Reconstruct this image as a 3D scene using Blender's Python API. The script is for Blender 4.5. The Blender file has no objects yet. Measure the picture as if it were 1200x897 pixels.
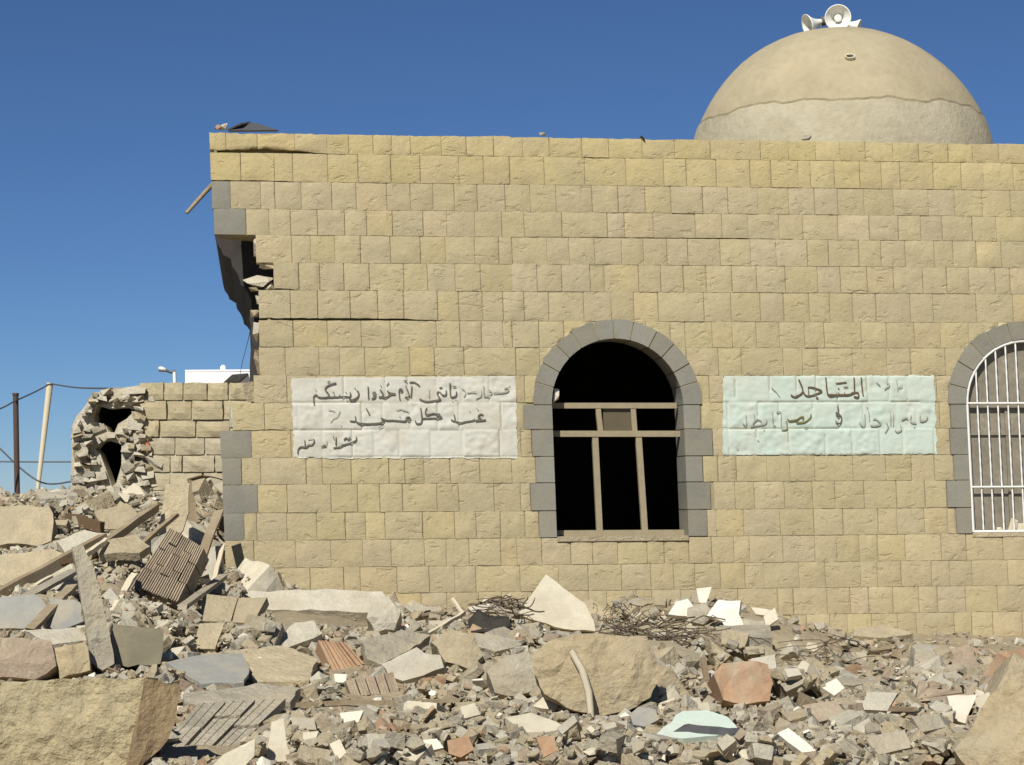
import bpy, bmesh, math, random
import numpy as np
from mathutils import Vector, Matrix, noise
from mathutils.geometry import tessellate_polygon, delaunay_2d_cdt

random.seed(7)
R = math.radians
scene = bpy.context.scene
COL = scene.collection

# ------------------------------------------------------------------ camera
F = 2400.0                 # focal length in photo pixels (photo 1200 x 897)
CAM_Z = 1.17
PITCH = math.atan((585 - 448.5) / F)
ROLL = -0.0072
cam_d = bpy.data.cameras.new('camera')
cam_d.sensor_width = 36.0
cam_d.lens = 36.0 * F / 1200.0
cam_d.clip_start = 0.1
cam_d.clip_end = 9000.0
cam = bpy.data.objects.new('camera', cam_d)
COL.objects.link(cam)
CM = Matrix.Translation((0, 0, CAM_Z)) @ Matrix.Rotation(R(90) + PITCH, 4, 'X') @ Matrix.Rotation(ROLL, 4, 'Z')
cam.matrix_world = CM
scene.camera = cam

# ------------------------------------------------------------------ sky, sun, exposure
SUN_EL, SUN_AZ = 43.0, 20.0       # elevation; degrees to the left of straight behind the camera
world = bpy.data.worlds.new('World')
scene.world = world
world.use_nodes = True
wn = world.node_tree
wn.nodes.clear()
sky = wn.nodes.new('ShaderNodeTexSky')
sky.sky_type = 'NISHITA'
sky.sun_disc = False
sky.sun_elevation = R(SUN_EL)
sky.sun_rotation = R(180 + SUN_AZ)
sky.altitude = 3300
sky.air_density = 1.0
sky.dust_density = 0.0
sky.ozone_density = 10.0
bg = wn.nodes.new('ShaderNodeBackground')
bg.inputs['Strength'].default_value = 0.05
wo = wn.nodes.new('ShaderNodeOutputWorld')
wn.links.new(sky.outputs['Color'], bg.inputs['Color'])
wn.links.new(bg.outputs[0], wo.inputs['Surface'])
sun_d = bpy.data.lights.new('sun', 'SUN')
sun_d.energy = 4.0
sun_d.angle = R(0.53)
sun_d.color = (1.0, 0.96, 0.89)
sun = bpy.data.objects.new('sun', sun_d)
COL.objects.link(sun)
to_sun = Vector((-math.sin(R(SUN_AZ)) * math.cos(R(SUN_EL)), -math.cos(R(SUN_AZ)) * math.cos(R(SUN_EL)), math.sin(R(SUN_EL))))
sun.rotation_euler = to_sun.to_track_quat('Z', 'Y').to_euler()
sun.location = (-5, -10, 15)
scene.view_settings.view_transform = 'Standard'
scene.view_settings.look = 'None'
scene.view_settings.exposure = 0.44
scene.view_settings.gamma = 1.0
scene.view_settings.use_curve_mapping = False

# ------------------------------------------------------------------ helpers: rays, meshes
CR = CM.to_3x3()
C0 = CM.translation.copy()
CMI = CM.inverted()
def ray(px, py):
    return CR @ Vector(((px - 600.0) / F, (448.5 - py) / F, -1.0))
def at(px, py, Y):
    d = ray(px, py)
    return C0 + d * ((Y - C0.y) / d.y)
def proj(p):
    q = CMI @ Vector(p)
    return 600 + F * q.x / -q.z, 448.5 - F * q.y / -q.z
def srgb(r, g, b):
    def c(v):
        v /= 255.0
        return v / 12.92 if v <= 0.04045 else ((v + 0.055) / 1.055) ** 2.4
    return (c(r), c(g), c(b))

def tag(o, label=None, cat=None, group=None, kind=None):
    if label: o['label'] = label
    if cat: o['category'] = cat
    if group: o['group'] = group
    if kind: o['kind'] = kind
    return o
def link(o, parent=None):
    COL.objects.link(o)
    if parent is not None: o.parent = parent
    return o
def empty(name, loc=(0, 0, 0), rz=0.0, parent=None):
    o = bpy.data.objects.new(name, None)
    o.location = loc; o.rotation_euler = (0, 0, rz); o.empty_display_size = 0.2
    return link(o, parent)
def mk(name, verts, faces, mat, parent=None, origin=None, smooth=False, mats_idx=None, tint=None):
    me = bpy.data.meshes.new(name)
    if origin is not None:
        ox, oy, oz = origin
        verts = [(v[0] - ox, v[1] - oy, v[2] - oz) for v in verts]
    me.from_pydata([tuple(v) for v in verts], [], faces)
    ms = mat if isinstance(mat, (list, tuple)) else [mat]
    for m in ms: me.materials.append(m)
    if mats_idx is not None:
        me.polygons.foreach_set('material_index', mats_idx)
    if smooth is True:
        me.polygons.foreach_set('use_smooth', [True] * len(me.polygons))
    elif smooth:
        me.polygons.foreach_set('use_smooth', smooth)
    if tint is not None:
        ca = me.color_attributes.new('tint', 'FLOAT_COLOR', 'POINT')
        if len(tint) == 3: tint = list(tint) + [1.0]
        if len(tint) == 4 and not hasattr(tint[0], '__len__'):
            ca.data.foreach_set('color', list(tint) * len(me.vertices))
        else:
            ca.data.foreach_set('color', [c for t in tint for c in t])
    me.update()
    o = bpy.data.objects.new(name, me)
    if origin is not None: o.location = origin
    return link(o, parent)
class MB:
    def __init__(s): s.v = []; s.f = []; s.s = []; s.m = []
    def add(s, v, f, sm=False, m=0):
        b = len(s.v); s.v += [tuple(x) for x in v]
        s.f += [tuple(i + b for i in q) for q in f]
        s.s += [sm] * len(f); s.m += [m] * len(f)
    def box(s, a, b, m=0, fn=None):
        x0, y0, z0 = a; x1, y1, z1 = b
        v = [(x0,y0,z0),(x1,y0,z0),(x1,y1,z0),(x0,y1,z0),(x0,y0,z1),(x1,y0,z1),(x1,y1,z1),(x0,y1,z1)]
        if fn: v = [fn(*p) for p in v]
        s.add(v, [(0,3,2,1),(4,5,6,7),(0,1,5,4),(1,2,6,5),(2,3,7,6),(3,0,4,7)], m=m)
    def tube(s, pts, r, n=6, m=0, caps=True):
        pts = [Vector(p) for p in pts]
        rs = r if isinstance(r, (list, tuple)) else [r] * len(pts)
        up = Vector((0.13, 0.2, 0.97)); rings = []
        for i, p in enumerate(pts):
            t = (pts[min(i+1, len(pts)-1)] - pts[max(i-1, 0)]).normalized()
            a = t.cross(up)
            if a.length < 1e-3: a = t.cross(Vector((1, 0, 0)))
            a.normalize(); b = t.cross(a)
            rings.append([p + (a*math.cos(k*2*math.pi/n) + b*math.sin(k*2*math.pi/n)) * rs[i] for k in range(n)])
        v = [q for g in rings for q in g]; f = []
        for i in range(len(pts)-1):
            for k in range(n):
                f.append((i*n+k, i*n+(k+1)%n, (i+1)*n+(k+1)%n, (i+1)*n+k))
        s.add(v, f, True, m)
        if caps:
            s.add(rings[0], [tuple(range(n))], False, m)
            s.add(rings[-1], [tuple(reversed(range(n)))], False, m)
    def build(s, name, mat, parent=None, origin=None, tint=None):
        return mk(name, s.v, s.f, mat, parent, origin, s.s, s.m, tint)

# ------------------------------------------------------------------ materials
MATS = {}
def nd(nt, t, **kw):
    n = nt.nodes.new(t)
    for k, v in kw.items(): setattr(n, k, v)
    return n
def material(name, col, var=0.18, scale=6.0, bump=0.4, bscale=40.0, rough=0.93, tint=False, dust=None, dust_amt=0.5,
             grain=None, metallic=0.0, bdist=0.01, stain=None, stain_scale=1.4, spec=0.25, obj_rand=0.0, pits=0.0):
    m = bpy.data.materials.new(name); m.use_nodes = True
    nt = m.node_tree; nt.nodes.clear(); L = nt.links.new
    out = nd(nt, 'ShaderNodeOutputMaterial'); bs = nd(nt, 'ShaderNodeBsdfPrincipled')
    L(bs.outputs[0], out.inputs['Surface'])
    bs.inputs['Roughness'].default_value = rough
    bs.inputs['Metallic'].default_value = metallic
    bs.inputs['Specular IOR Level'].default_value = spec
    geo = nd(nt, 'ShaderNodeNewGeometry'); tc = nd(nt, 'ShaderNodeTexCoord')
    vec = geo.outputs['Position']
    if grain:
        mp = nd(nt, 'ShaderNodeMapping'); mp.inputs['Scale'].default_value = grain
        L(tc.outputs['Object'], mp.inputs['Vector']); vec = mp.outputs[0]
    n1 = nd(nt, 'ShaderNodeTexNoise'); n1.inputs['Scale'].default_value = scale; n1.inputs['Detail'].default_value = 5; n1.inputs['Roughness'].default_value = 0.65
    L(vec, n1.inputs['Vector'])
    n2 = nd(nt, 'ShaderNodeTexNoise'); n2.inputs['Scale'].default_value = scale * 7; n2.inputs['Detail'].default_value = 3
    L(vec, n2.inputs['Vector'])
    ad = nd(nt, 'ShaderNodeMath', operation='MULTIPLY_ADD'); L(n2.outputs['Fac'], ad.inputs[0]); ad.inputs[1].default_value = 0.5
    L(n1.outputs['Fac'], ad.inputs[2])
    mr = nd(nt, 'ShaderNodeMapRange'); L(ad.outputs[0], mr.inputs['Value'])
    mr.inputs['From Min'].default_value = 0.45; mr.inputs['From Max'].default_value = 1.05
    mr.inputs['To Min'].default_value = 1 - var; mr.inputs['To Max'].default_value = 1 + var
    if tint:
        at_ = nd(nt, 'ShaderNodeAttribute', attribute_name='tint'); csrc = at_.outputs['Color']
    else:
        rgb = nd(nt, 'ShaderNodeRGB'); rgb.outputs[0].default_value = (*col, 1); csrc = rgb.outputs[0]
    if obj_rand:
        oi = nd(nt, 'ShaderNodeObjectInfo'); mo = nd(nt, 'ShaderNodeMapRange'); L(oi.outputs['Random'], mo.inputs['Value'])
        mo.inputs['To Min'].default_value = 1 - obj_rand; mo.inputs['To Max'].default_value = 1 + obj_rand * 0.6
        sc0 = nd(nt, 'ShaderNodeVectorMath', operation='SCALE'); L(csrc, sc0.inputs[0]); L(mo.outputs[0], sc0.inputs['Scale']); csrc = sc0.outputs[0]
    sc = nd(nt, 'ShaderNodeVectorMath', operation='SCALE'); L(csrc, sc.inputs[0]); L(mr.outputs[0], sc.inputs['Scale'])
    cur = sc.outputs[0]
    for (c2, amt, s2, lo, hi) in ((dust, dust_amt, 2.6, 0.46, 0.62), (stain, 0.75, stain_scale, 0.56, 0.72)):
        if c2 is None: continue
        n3 = nd(nt, 'ShaderNodeTexNoise'); n3.inputs['Scale'].default_value = s2; n3.inputs['Detail'].default_value = 5; n3.inputs['Roughness'].default_value = 0.7
        L(geo.outputs['Position'], n3.inputs['Vector'])
        m3 = nd(nt, 'ShaderNodeMapRange'); L(n3.outputs['Fac'], m3.inputs['Value'])
        m3.inputs['From Min'].default_value = lo; m3.inputs['From Max'].default_value = hi; m3.inputs['To Max'].default_value = amt
        mx = nd(nt, 'ShaderNodeMix', data_type='RGBA'); L(m3.outputs[0], mx.inputs['Factor']); L(cur, mx.inputs[6]); mx.inputs[7].default_value = (*c2, 1)
        cur = mx.outputs[2]
    L(cur, bs.inputs['Base Color'])
    if bump:
        b1 = nd(nt, 'ShaderNodeTexNoise'); b1.inputs['Scale'].default_value = bscale; b1.inputs['Detail'].default_value = 5; b1.inputs['Roughness'].default_value = 0.62
        L(vec, b1.inputs['Vector'])
        bp = nd(nt, 'ShaderNodeBump'); bp.inputs['Strength'].default_value = bump; bp.inputs['Distance'].default_value = bdist
        hsrc = b1.outputs['Fac']
        if pits:
            mp2 = nd(nt, 'ShaderNodeMapping'); mp2.inputs['Scale'].default_value = (9, 9, 17); mp2.inputs['Rotation'].default_value = (0.2, 0.3, 0.1)
            L(geo.outputs['Position'], mp2.inputs['Vector'])
            b2 = nd(nt, 'ShaderNodeTexNoise'); b2.inputs['Scale'].default_value = 1.0; b2.inputs['Detail'].default_value = 4; b2.inputs['Roughness'].default_value = 0.6; b2.inputs['Distortion'].default_value = 0.6
            L(mp2.outputs[0], b2.inputs['Vector'])
            mp3 = nd(nt, 'ShaderNodeMapRange'); L(b2.outputs['Fac'], mp3.inputs['Value'])
            mp3.inputs['From Min'].default_value = 0.30; mp3.inputs['From Max'].default_value = 0.42; mp3.inputs['To Min'].default_value = -pits; mp3.inputs['To Max'].default_value = 0.0
            ads = nd(nt, 'ShaderNodeMath', operation='ADD'); L(hsrc, ads.inputs[0]); L(mp3.outputs[0], ads.inputs[1]); hsrc = ads.outputs[0]
        L(hsrc, bp.inputs['Height']); L(bp.outputs[0], bs.inputs['Normal'])
    MATS[name] = m
    return m
DUST = srgb(172, 160, 134)
M_STONE = material('hewn_limestone', (0.4, 0.3, 0.15), var=0.11, scale=5, bump=0.55, bscale=26, bdist=0.014, tint=True, pits=0.8, dust=srgb(160, 149, 120), dust_amt=0.4)
M_BASALT = material('grey_basalt', (0.2, 0.2, 0.19), var=0.12, scale=6, bump=0.4, bscale=40, tint=True, bdist=0.008, dust=srgb(142, 134, 114), dust_amt=0.5)
M_MORTAR = material('mortar', srgb(150, 138, 107), var=0.2, scale=9, bump=0.6, bscale=60)
M_PAINT_W = material('white_wall_paint', srgb(196, 194, 180), var=0.07, scale=7, bump=0.22, bscale=30, dust=srgb(176, 168, 146), dust_amt=0.4, bdist=0.012)
M_PAINT_M = material('mint_wall_paint', srgb(184, 196, 182), var=0.06, scale=7, bump=0.22, bscale=30, dust=srgb(192, 192, 174), dust_amt=0.4, bdist=0.012)
M_INK = material('black_brush_paint', srgb(100, 96, 83), var=0.4, scale=30, bump=0)
M_INKF = material('faded_brush_paint', srgb(154, 153, 140), var=0.2, scale=30, bump=0)
M_INKY = material('olive_brush_paint', srgb(112, 108, 62), var=0.25, scale=30, bump=0)
M_INKB = material('brown_brush_paint', srgb(98, 80, 60), var=0.35, scale=30, bump=0)
M_DARK = material('shade_dark_plaster', (0.05, 0.045, 0.04), var=0.3, scale=3, bump=0.4)  # near-black colour stands in for deep interior shade
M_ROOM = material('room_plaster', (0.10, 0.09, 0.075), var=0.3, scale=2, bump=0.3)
M_DOME = material('dome_render', srgb(164, 152, 123), var=0.15, scale=2.0, bump=0.3, bscale=14, stain=srgb(144, 133, 106), stain_scale=1.3, bdist=0.03, dust=srgb(176, 165, 138), dust_amt=0.35)
M_DOMEB = material('dome_band_render', srgb(168, 159, 134), var=0.18, scale=2.5, bump=0.45, bscale=18, stain=srgb(146, 136, 110), stain_scale=2.2, bdist=0.03, dust=srgb(180, 173, 152), dust_amt=0.4)
M_SEAM = material('cracked_seam', srgb(138, 127, 99), var=0.3, scale=9, bump=0.8, bscale=40)
M_FRAME = material('weathered_frame', srgb(148, 136, 110), var=0.15, scale=14, bump=0.2)
M_PANE = material('dusty_pane', srgb(128, 121, 105), var=0.3, scale=3.5, bump=0.05, rough=0.5, stain=srgb(160, 155, 140), stain_scale=3.5, spec=0.5)
M_PANE2 = material('brown_pane', srgb(92, 82, 60), var=0.15, scale=5, bump=0.05, rough=0.5, spec=0.5)
M_WHITEM = material('white_enamel', srgb(222, 222, 214), var=0.05, scale=20, bump=0.05, rough=0.55, spec=0.4)
M_GREYM = material('grey_metal', srgb(96, 96, 96), var=0.15, scale=12, bump=0.1, rough=0.6, metallic=0.3)
M_BROWNM = material('rusty_brown_metal', srgb(82, 66, 58), var=0.25, scale=9, bump=0.2, rough=0.75)
M_CONC = material('grey_concrete', srgb(160, 152, 133), var=0.28, scale=9, bump=0.9, bscale=36, bdist=0.02, dust=DUST, dust_amt=0.65, obj_rand=0.18)
M_CONC2 = material('pale_concrete', srgb(182, 175, 156), var=0.2, scale=9, bump=0.8, bscale=36, bdist=0.018, dust=DUST, dust_amt=0.55, obj_rand=0.16)
M_TAN = material('tan_stone', srgb(174, 160, 130), var=0.22, scale=8, bump=0.9, bscale=34, bdist=0.02, dust=srgb(162, 151, 126), dust_amt=0.6, obj_rand=0.16)
M_PINK = material('dusty_clay', srgb(152, 136, 115), var=0.26, scale=9, bump=0.8, bscale=40, bdist=0.015, dust=DUST, dust_amt=0.65, obj_rand=0.16)
M_BRICK = material('orange_brick', srgb(164, 132, 103), var=0.2, scale=9, bump=0.4, bscale=55, dust=DUST, dust_amt=0.65, obj_rand=0.12)
M_WHITE = material('white_plaster', srgb(222, 215, 197), var=0.10, scale=9, bump=0.3, bscale=30, dust=srgb(190, 178, 150), dust_amt=0.35, obj_rand=0.06)
M_CREAM = material('cream_plaster', srgb(200, 191, 167), var=0.12, scale=8, bump=0.35, bscale=30, dust=DUST, dust_amt=0.45, obj_rand=0.1)
M_BLUE = material('blue_grey_paint', srgb(144, 143, 134), var=0.1, scale=8, bump=0.25, bscale=45, dust=DUST, dust_amt=0.55, obj_rand=0.08)
M_OLIVE = material('olive_grey_render', srgb(128, 121, 100), var=0.08, scale=8, bump=0.2, bscale=45, dust=DUST, dust_amt=0.3)
M_HEWN = material('yellow_hewn_rock', srgb(165, 152, 119), var=0.32, scale=10, bump=1.0, bscale=22, bdist=0.03, dust=srgb(152, 142, 116), dust_amt=0.5)
M_ROCK = material('brown_grey_rock', srgb(162, 147, 116), var=0.25, scale=8, bump=0.8, bscale=24, bdist=0.025, dust=srgb(164, 155, 131), dust_amt=0.6)
M_GROCK = material('pale_grey_rock', srgb(160, 152, 132), var=0.25, scale=7, bump=0.8, bscale=24, bdist=0.025, dust=srgb(148, 134, 106), dust_amt=0.6)
M_BROCK = material('brown_shaded_rock', srgb(140, 121, 91), var=0.25, scale=8, bump=0.8, bscale=24, bdist=0.025, dust=srgb(152, 137, 108), dust_amt=0.4)  # brown end of the hewn block, darkened in colour for its shaded side
M_WOOD = material('dusty_wood', srgb(140, 124, 98), var=0.25, scale=4, bump=0.4, bscale=10, grain=(4, 4, 22), dust=DUST, dust_amt=0.5, obj_rand=0.15)
M_DWOOD = material('dark_wood', srgb(104, 84, 62), var=0.25, scale=4, bump=0.4, bscale=10, grain=(4, 4, 22))
M_PWOOD = material('pale_wood', srgb(206, 194, 166), var=0.1, scale=4, bump=0.2, bscale=10, grain=(4, 4, 22))
M_WIRE = material('dark_rebar', srgb(98, 86, 70), var=0.3, scale=20, bump=0.2, rough=0.8)
M_BLACK = material('charred_cloth', srgb(58, 54, 47), var=0.4, scale=10, bump=0.5)  # also blackens the vent disc, standing in for shade in the hole
M_HOSE = material('pale_hose', srgb(176, 166, 142), var=0.1, scale=10, bump=0.1)
M_HOUSE = material('white_house_paint', srgb(240, 240, 238), var=0.03, scale=3, bump=0.1)
M_GROUND = material('dusty_ground', srgb(158, 144, 117), var=0.22, scale=1.6, bump=1.0, bscale=22, bdist=0.03, stain=srgb(140, 129, 108), stain_scale=0.9)
M_REDP = material('red_spray_paint', srgb(196, 120, 88), var=0.2, scale=20, bump=0)

# ------------------------------------------------------------------ ground
def sm(a, b, x):
    t = min(1, max(0, (x - a) / (b - a))); return t * t * (3 - 2 * t)
ZWX = ([-2.6, -1.5, -0.7, 0.0, 0.7, 1.4, 2.2, 4.5], [0.44, 0.38, 0.24, 0.24, 0.17, 0.12, 0.07, 0.0])
HPY = ([8.0, 9.5, 10.5, 12, 14, 15.3, 16.3, 17.8, 21, 24, 30], [0, 0, 0.05, 0.24, 0.45, 0.58, 0.76, 1.06, 1.02, 0.6, 0.0])
def H0(x, y):
    zw = float(np.interp(x, *ZWX)) * sm(9.0, 16.0, y) * (1 - sm(18, 26, y))
    l = sm(-1.75, -2.9, x) if y < 15.5 else sm(-2.1, -2.7, x)
    z = zw * (1 - l) + float(np.interp(y, *HPY)) * l
    if x < -9: z *= 1 - sm(-9, -14, x)
    z += 0.10 * sm(0.8, 0, math.hypot(x + 0.1, (y - 13.4) * 0.7)) + 0.26 * sm(1.0, 0, math.hypot((x - 1.55) * 0.8, (y - 15.1) * 0.9))
    z += 1.32 * sm(1.6, 0, math.hypot(x + 6.45, (y - 28) * 0.8))
    return z
def H(x, y):
    z = H0(x, y)
    if abs(x) < 12 and 5 < y < 32:
        z += 0.05 * noise.noise(Vector((x * 1.7, y * 1.7, 0.3))) + 0.025 * noise.noise(Vector((x * 5, y * 5, 2.3)))
    return z
gx = [-6 + i * 0.075 for i in range(161)]
gy = [7 + i * 0.075 for i in range(201)]
def extend(a, far):
    s = 0.12; v = a[-1]
    while v < far: s *= 1.45; v += s; a.append(v)
    s = 0.12; v = a[0]; pre = []
    while v > -far: s *= 1.45; v -= s; pre.append(v)
    return list(reversed(pre)) + a
gx = extend(gx, 3500); gy = extend(gy, 3500)
nx, ny = len(gx), len(gy)
mk('ground', [(x, y, H(x, y)) for y in gy for x in gx],
   [(j*nx+i, j*nx+i+1, (j+1)*nx+i+1, (j+1)*nx+i) for j in range(ny-1) for i in range(nx-1)], M_GROUND, smooth=True)
tag(bpy.data.objects['ground'], 'dusty tan ground under the rubble', kind='structure')

# ------------------------------------------------------------------ the mosque: frame of reference on its front wall
TH = math.atan(0.124)
P0 = at(480, 410, 16.45)
UX, UY = math.cos(TH), math.sin(TH)
LEAN = 0.030
ORG = Vector((P0.x, P0.y, 0.0))
def W(px, py, d=0.0):
    """photo pixel -> (u', z) on the plane d metres behind the front wall face, lean taken out"""
    q = ray(px, py)
    nrm = Vector((-UY, UX, 0))                      # into the building
    t = (d - (C0 - ORG).dot(nrm)) / q.dot(nrm)
    p = C0 + q * t
    u = (p - ORG).dot(Vector((UX, UY, 0)))
    return u + LEAN * p.z, p.z
def lean(u, d, z): return (u - LEAN * z, d, z)
def Wl(px, py, d=0.0):
    u, z = W(px, py, d); return lean(u, d, z)
mosque = empty('mosque', ORG, TH)
tag(mosque, 'damaged tan stone mosque with a plain dome and a broken corner', 'mosque')

ROWY = [159, 182, 215, 247, 277, 309, 341, 376, 407, 440, 472, 504, 536, 567, 600, 632, 664, 695, 727, 759]
ROWZ = [W(480, y)[1] for y in ROWY]
ROWZ += [ROWZ[-1] - 0.22, ROWZ[-1] - 0.44]
NR = len(ROWZ) - 1
ZTOP = ROWZ[0]
def J(a, off, s): return [off + x / s for x in a]
z8 = (240, 2.99); z7 = (600, 3.45); z9 = (880, 3.45)
TRACED = {
 0: J([15,75,183,315,428,503,590,655,720,828,915,1012,1112],*z8)+J([40,150,282,390,525,655,800],*z7)+J([37,150,260,357,460,570,675,795,893,1000],*z9),
 1: J([20,127,243,308,430,537,652,755,890,975,1068],*z8)+J([130,292,460,612,703,825,960],*z7)+J([80,190,240,335,438,525,600,735,848,938,1058],*z9),
 2: J([25,90,195,245,338,445,530,637,720,800,873,955,1052,1140],*z8)+J([72,178,322,428,537,640,770,872],*z7)+J([25,150,255,350,455,575,715,822,932,1048],*z9),
 3: J([30,145,225,300,395,490,567,657,765,848,945,1040,1118],*z8)+J([50,200,385,455,570,740,848,952],*z7)+J([112,208,350,477,595,685,770,893,990],*z9),
 4: J([178,305,370,455,545,650,755,843,945,1030],*z8)+J([0,140,230,333,443,530,625,710,840,963],*z7)+J([100,225,312,435,525,622,740,815,910,1010],*z9),
 5: J([240,330,403,487,577,697,780,877,965,1083],*z8)+J([0,100,200,315,372,512,600,692,785,888],*z7)+J([22,138,268,360,468,575,692,790,880,985],*z9),
 6: J([190,300,395,510,605,697,815,890,973,1045,1120],*z8)+J([50,148,290,400,492,590,775,885],*z7)+J([37,132,235,318,410,505,643,735,910,1058],*z9),
 7: J([190,310,430,548,650,812,893,970,1045],*z8)+J([0,108,210,320,430,540,640,700,808,890],*z7)+J([20,115,215,295,445,548,660,765,880,1000],*z9),
 8: J([190,283,400,472,560,718,805,908,1090],*z8),
}
LEFT = [245, 246, 248, 250, 299.5, 320, 303, 303, 303, 297, 272, 258, 260, 261, 262, 263, 263, 264, 264, 265, 265]
rng = random.Random(21)
URIGHT = W(1290, 450)[0]

# windows in (u', z)
ua = W(649.5, 550)[0]; ub = W(803.5, 550)[0]
WR = (ub - ua) / 2
Z_APEX = W(727, 397)[1]; Z_SPR = Z_APEX - WR
Z_SILL = W(730, 629)[1]
RING = W(722, 375)[1] - Z_APEX
WIN = []
for cx in ((ua + ub) / 2, W(1135.5, 550)[0] + WR):
    WIN.append(cx)
# jamb stones: row -> left width px, right width px (beyond the opening edge)
PXM = (W(800, 550)[0] - W(700, 550)[0]) / 100
JAMB = {10: (33, 20), 11: (25, 33), 12: (22, 20), 13: (29, 28), 14: (20, 23)}
JAMB2 = {10: (20, 22), 11: (22, 32), 12: (19, 20), 13: (29, 26), 14: (19, 22)}
class St: pass
stones = []
def add_stone(r, u0, u1, kind='stone'):
    s = St(); s.r = r; s.u0, s.u1 = u0, u1; s.z1, s.z0 = ROWZ[r], ROWZ[r+1]; s.kind = kind
    s.proud = rng.uniform(-0.002, 0.006); s.seed = rng.uniform(0, 90); s.ink = 0
    s.flat = rng.random() < 0.35; s.gap = rng.choice([0.0005, 0.001, 0.0015, 0.002]); s.gu = rng.choice([0.001, 0.002, 0.003, 0.004, 0.005])
    stones.append(s); return s
for r in range(NR):
    ymid = (ROWY[r] + ROWY[r+1]) / 2 if r + 1 < len(ROWY) else 775
    ul = W(LEFT[min(r, 20)], ymid)[0]
    js = []
    if r in TRACED:
        js = [W(p, ymid)[0] for p in TRACED[r]][1:]
        js = [u for u in js if u > ul + 0.1]
    last = js[-1] if js else ul
    while last < URIGHT:
        last += min(0.36, max(0.13, rng.gauss(0.235, 0.05))); js.append(last)
    js = [ul] + js
    # cut for jamb stones
    segs = list(zip(js[:-1], js[1:]))
    cuts = []
    for wi, cx in enumerate(WIN):
        jb = (JAMB, JAMB2)[wi]
        if r in jb: cuts.append((cx - WR - jb[r][0] * PXM, cx + WR + jb[r][1] * PXM))
    qu = {2: 30, 3: 30 + 9, 11: 35, 12: 22, 13: 39, 14: 23}.get(r)
    if qu and r >= 11: cuts.append((ul - 0.5, ul + qu * PXM))
    for (a, b) in segs:
        parts = [(a, b)]
        for (c, d) in cuts:
            np_ = []
            for (p, q) in parts:
                if q <= c or p >= d: np_.append((p, q)); continue
                if p < c: np_.append((p, c))
                if q > d: np_.append((d, q))
            parts = np_
        for (p, q) in parts:
            if q - p > 0.05: add_stone(r, p, q, 'quoin' if (r in (2, 3) and p == ul) else 'stone')
    if qu and r >= 11: add_stone(r, ul, ul + qu * PXM, 'quoin')
    # close slivers: widen neighbours
row_st = {}
for s in stones: row_st.setdefault(s.r, []).append(s)
for r in row_st:
    row_st[r].sort(key=lambda s: s.u0)
    for a, b in zip(row_st[r][:-1], row_st[r][1:]):
        gap = b.u0 - a.u1
        if 0.001 < gap < 0.06:
            b.u0 = a.u1
GAP = 0.0022
CRACKS = []          # (row boundary, [(u, opening)]) : open bed joints
for rb, y_, prof in ((1, 183, [(246, .012), (290, .020), (308, .028), (322, .022), (350, .014), (384, 0)]), (7, 376, [(302, .011), (380, .012), (470, .010), (516, 0)]),
                     (6, 341, [(302, .008), (330, .010), (352, 0)]), (4, 279, [(575, 0), (650, .002), (760, .003), (860, .004), (915, .002), (960, 0)]), (2, 214, [(246, .004), (300, .005), (370, 0)]),
                     (11, 504, [(300, .0), (318, .006), (340, 0)])):
    CRACKS.append((rb, [W(p, y_)[0] for p, _ in prof], [1.5 * t for _, t in prof]))
def crack_open(rb, u):
    for r_, us_, ts_ in CRACKS:
        if r_ == rb and us_[0] - 0.02 <= u <= us_[-1]: return float(np.interp(u, us_, ts_))
    return 0.0
def stone_h(s, u, z):
    e = min(u - s.u0, s.u1 - u, z - s.z0, s.z1 - z) - GAP
    if e < 0: return -0.012
    if s.kind == 'quoin':
        return s.proud * 0.5 + 0.004 * min(1, e / 0.01) + 0.001 * noise.noise(Vector((u * 14, z * 14, s.seed)))
    k = min(1.0, e / 0.03)
    amp = 0.45 if s.flat else 1.0
    n = noise.noise(Vector((u * 8, z * 9, s.seed))) * 0.011 + noise.noise(Vector((u * 21, z * 24, s.seed + 5))) * 0.007
    return s.proud + 0.004 * (1 - math.exp(-e / 0.012)) + 0.8 * amp * n * k
def arch_push(u, z, pad=0.0):
    for cx in WIN:
        if z >= Z_SPR - 0.001:
            dx, dz = u - cx, z - Z_SPR
            rr = WR + RING - 0.004 + pad
            d = math.hypot(dx, dz)
            if d < rr:
                if d < 1e-4: dx, dz, d = 0, 1, 1
                return cx + dx / d * rr, Z_SPR + dz / d * rr, True
        elif z > Z_SILL and abs(u - cx) < WR + RING * 0.9 and False:
            pass
    return u, z, False
def tint_for(s):
    v = rng.gauss(1.0, 0.028)
    if s.kind == 'quoin':
        g = 0.215 * v; return (g * 1.04, g, g * 0.81)
    base = np.array(srgb(174, 161, 125))
    if s.r <= 1: base = np.array(srgb(178, 163, 120))
    elif s.r <= 6: base = np.array(srgb(173, 160, 126))
    elif s.r >= 15: base = np.array(srgb(175, 161, 126))
    base = base * v * np.array([1, rng.gauss(1, 0.006), rng.gauss(1, 0.03)])
    if rng.random() < 0.06: base = base * np.array([1.04, 1.015, 0.95])
    return tuple(base)
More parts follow.
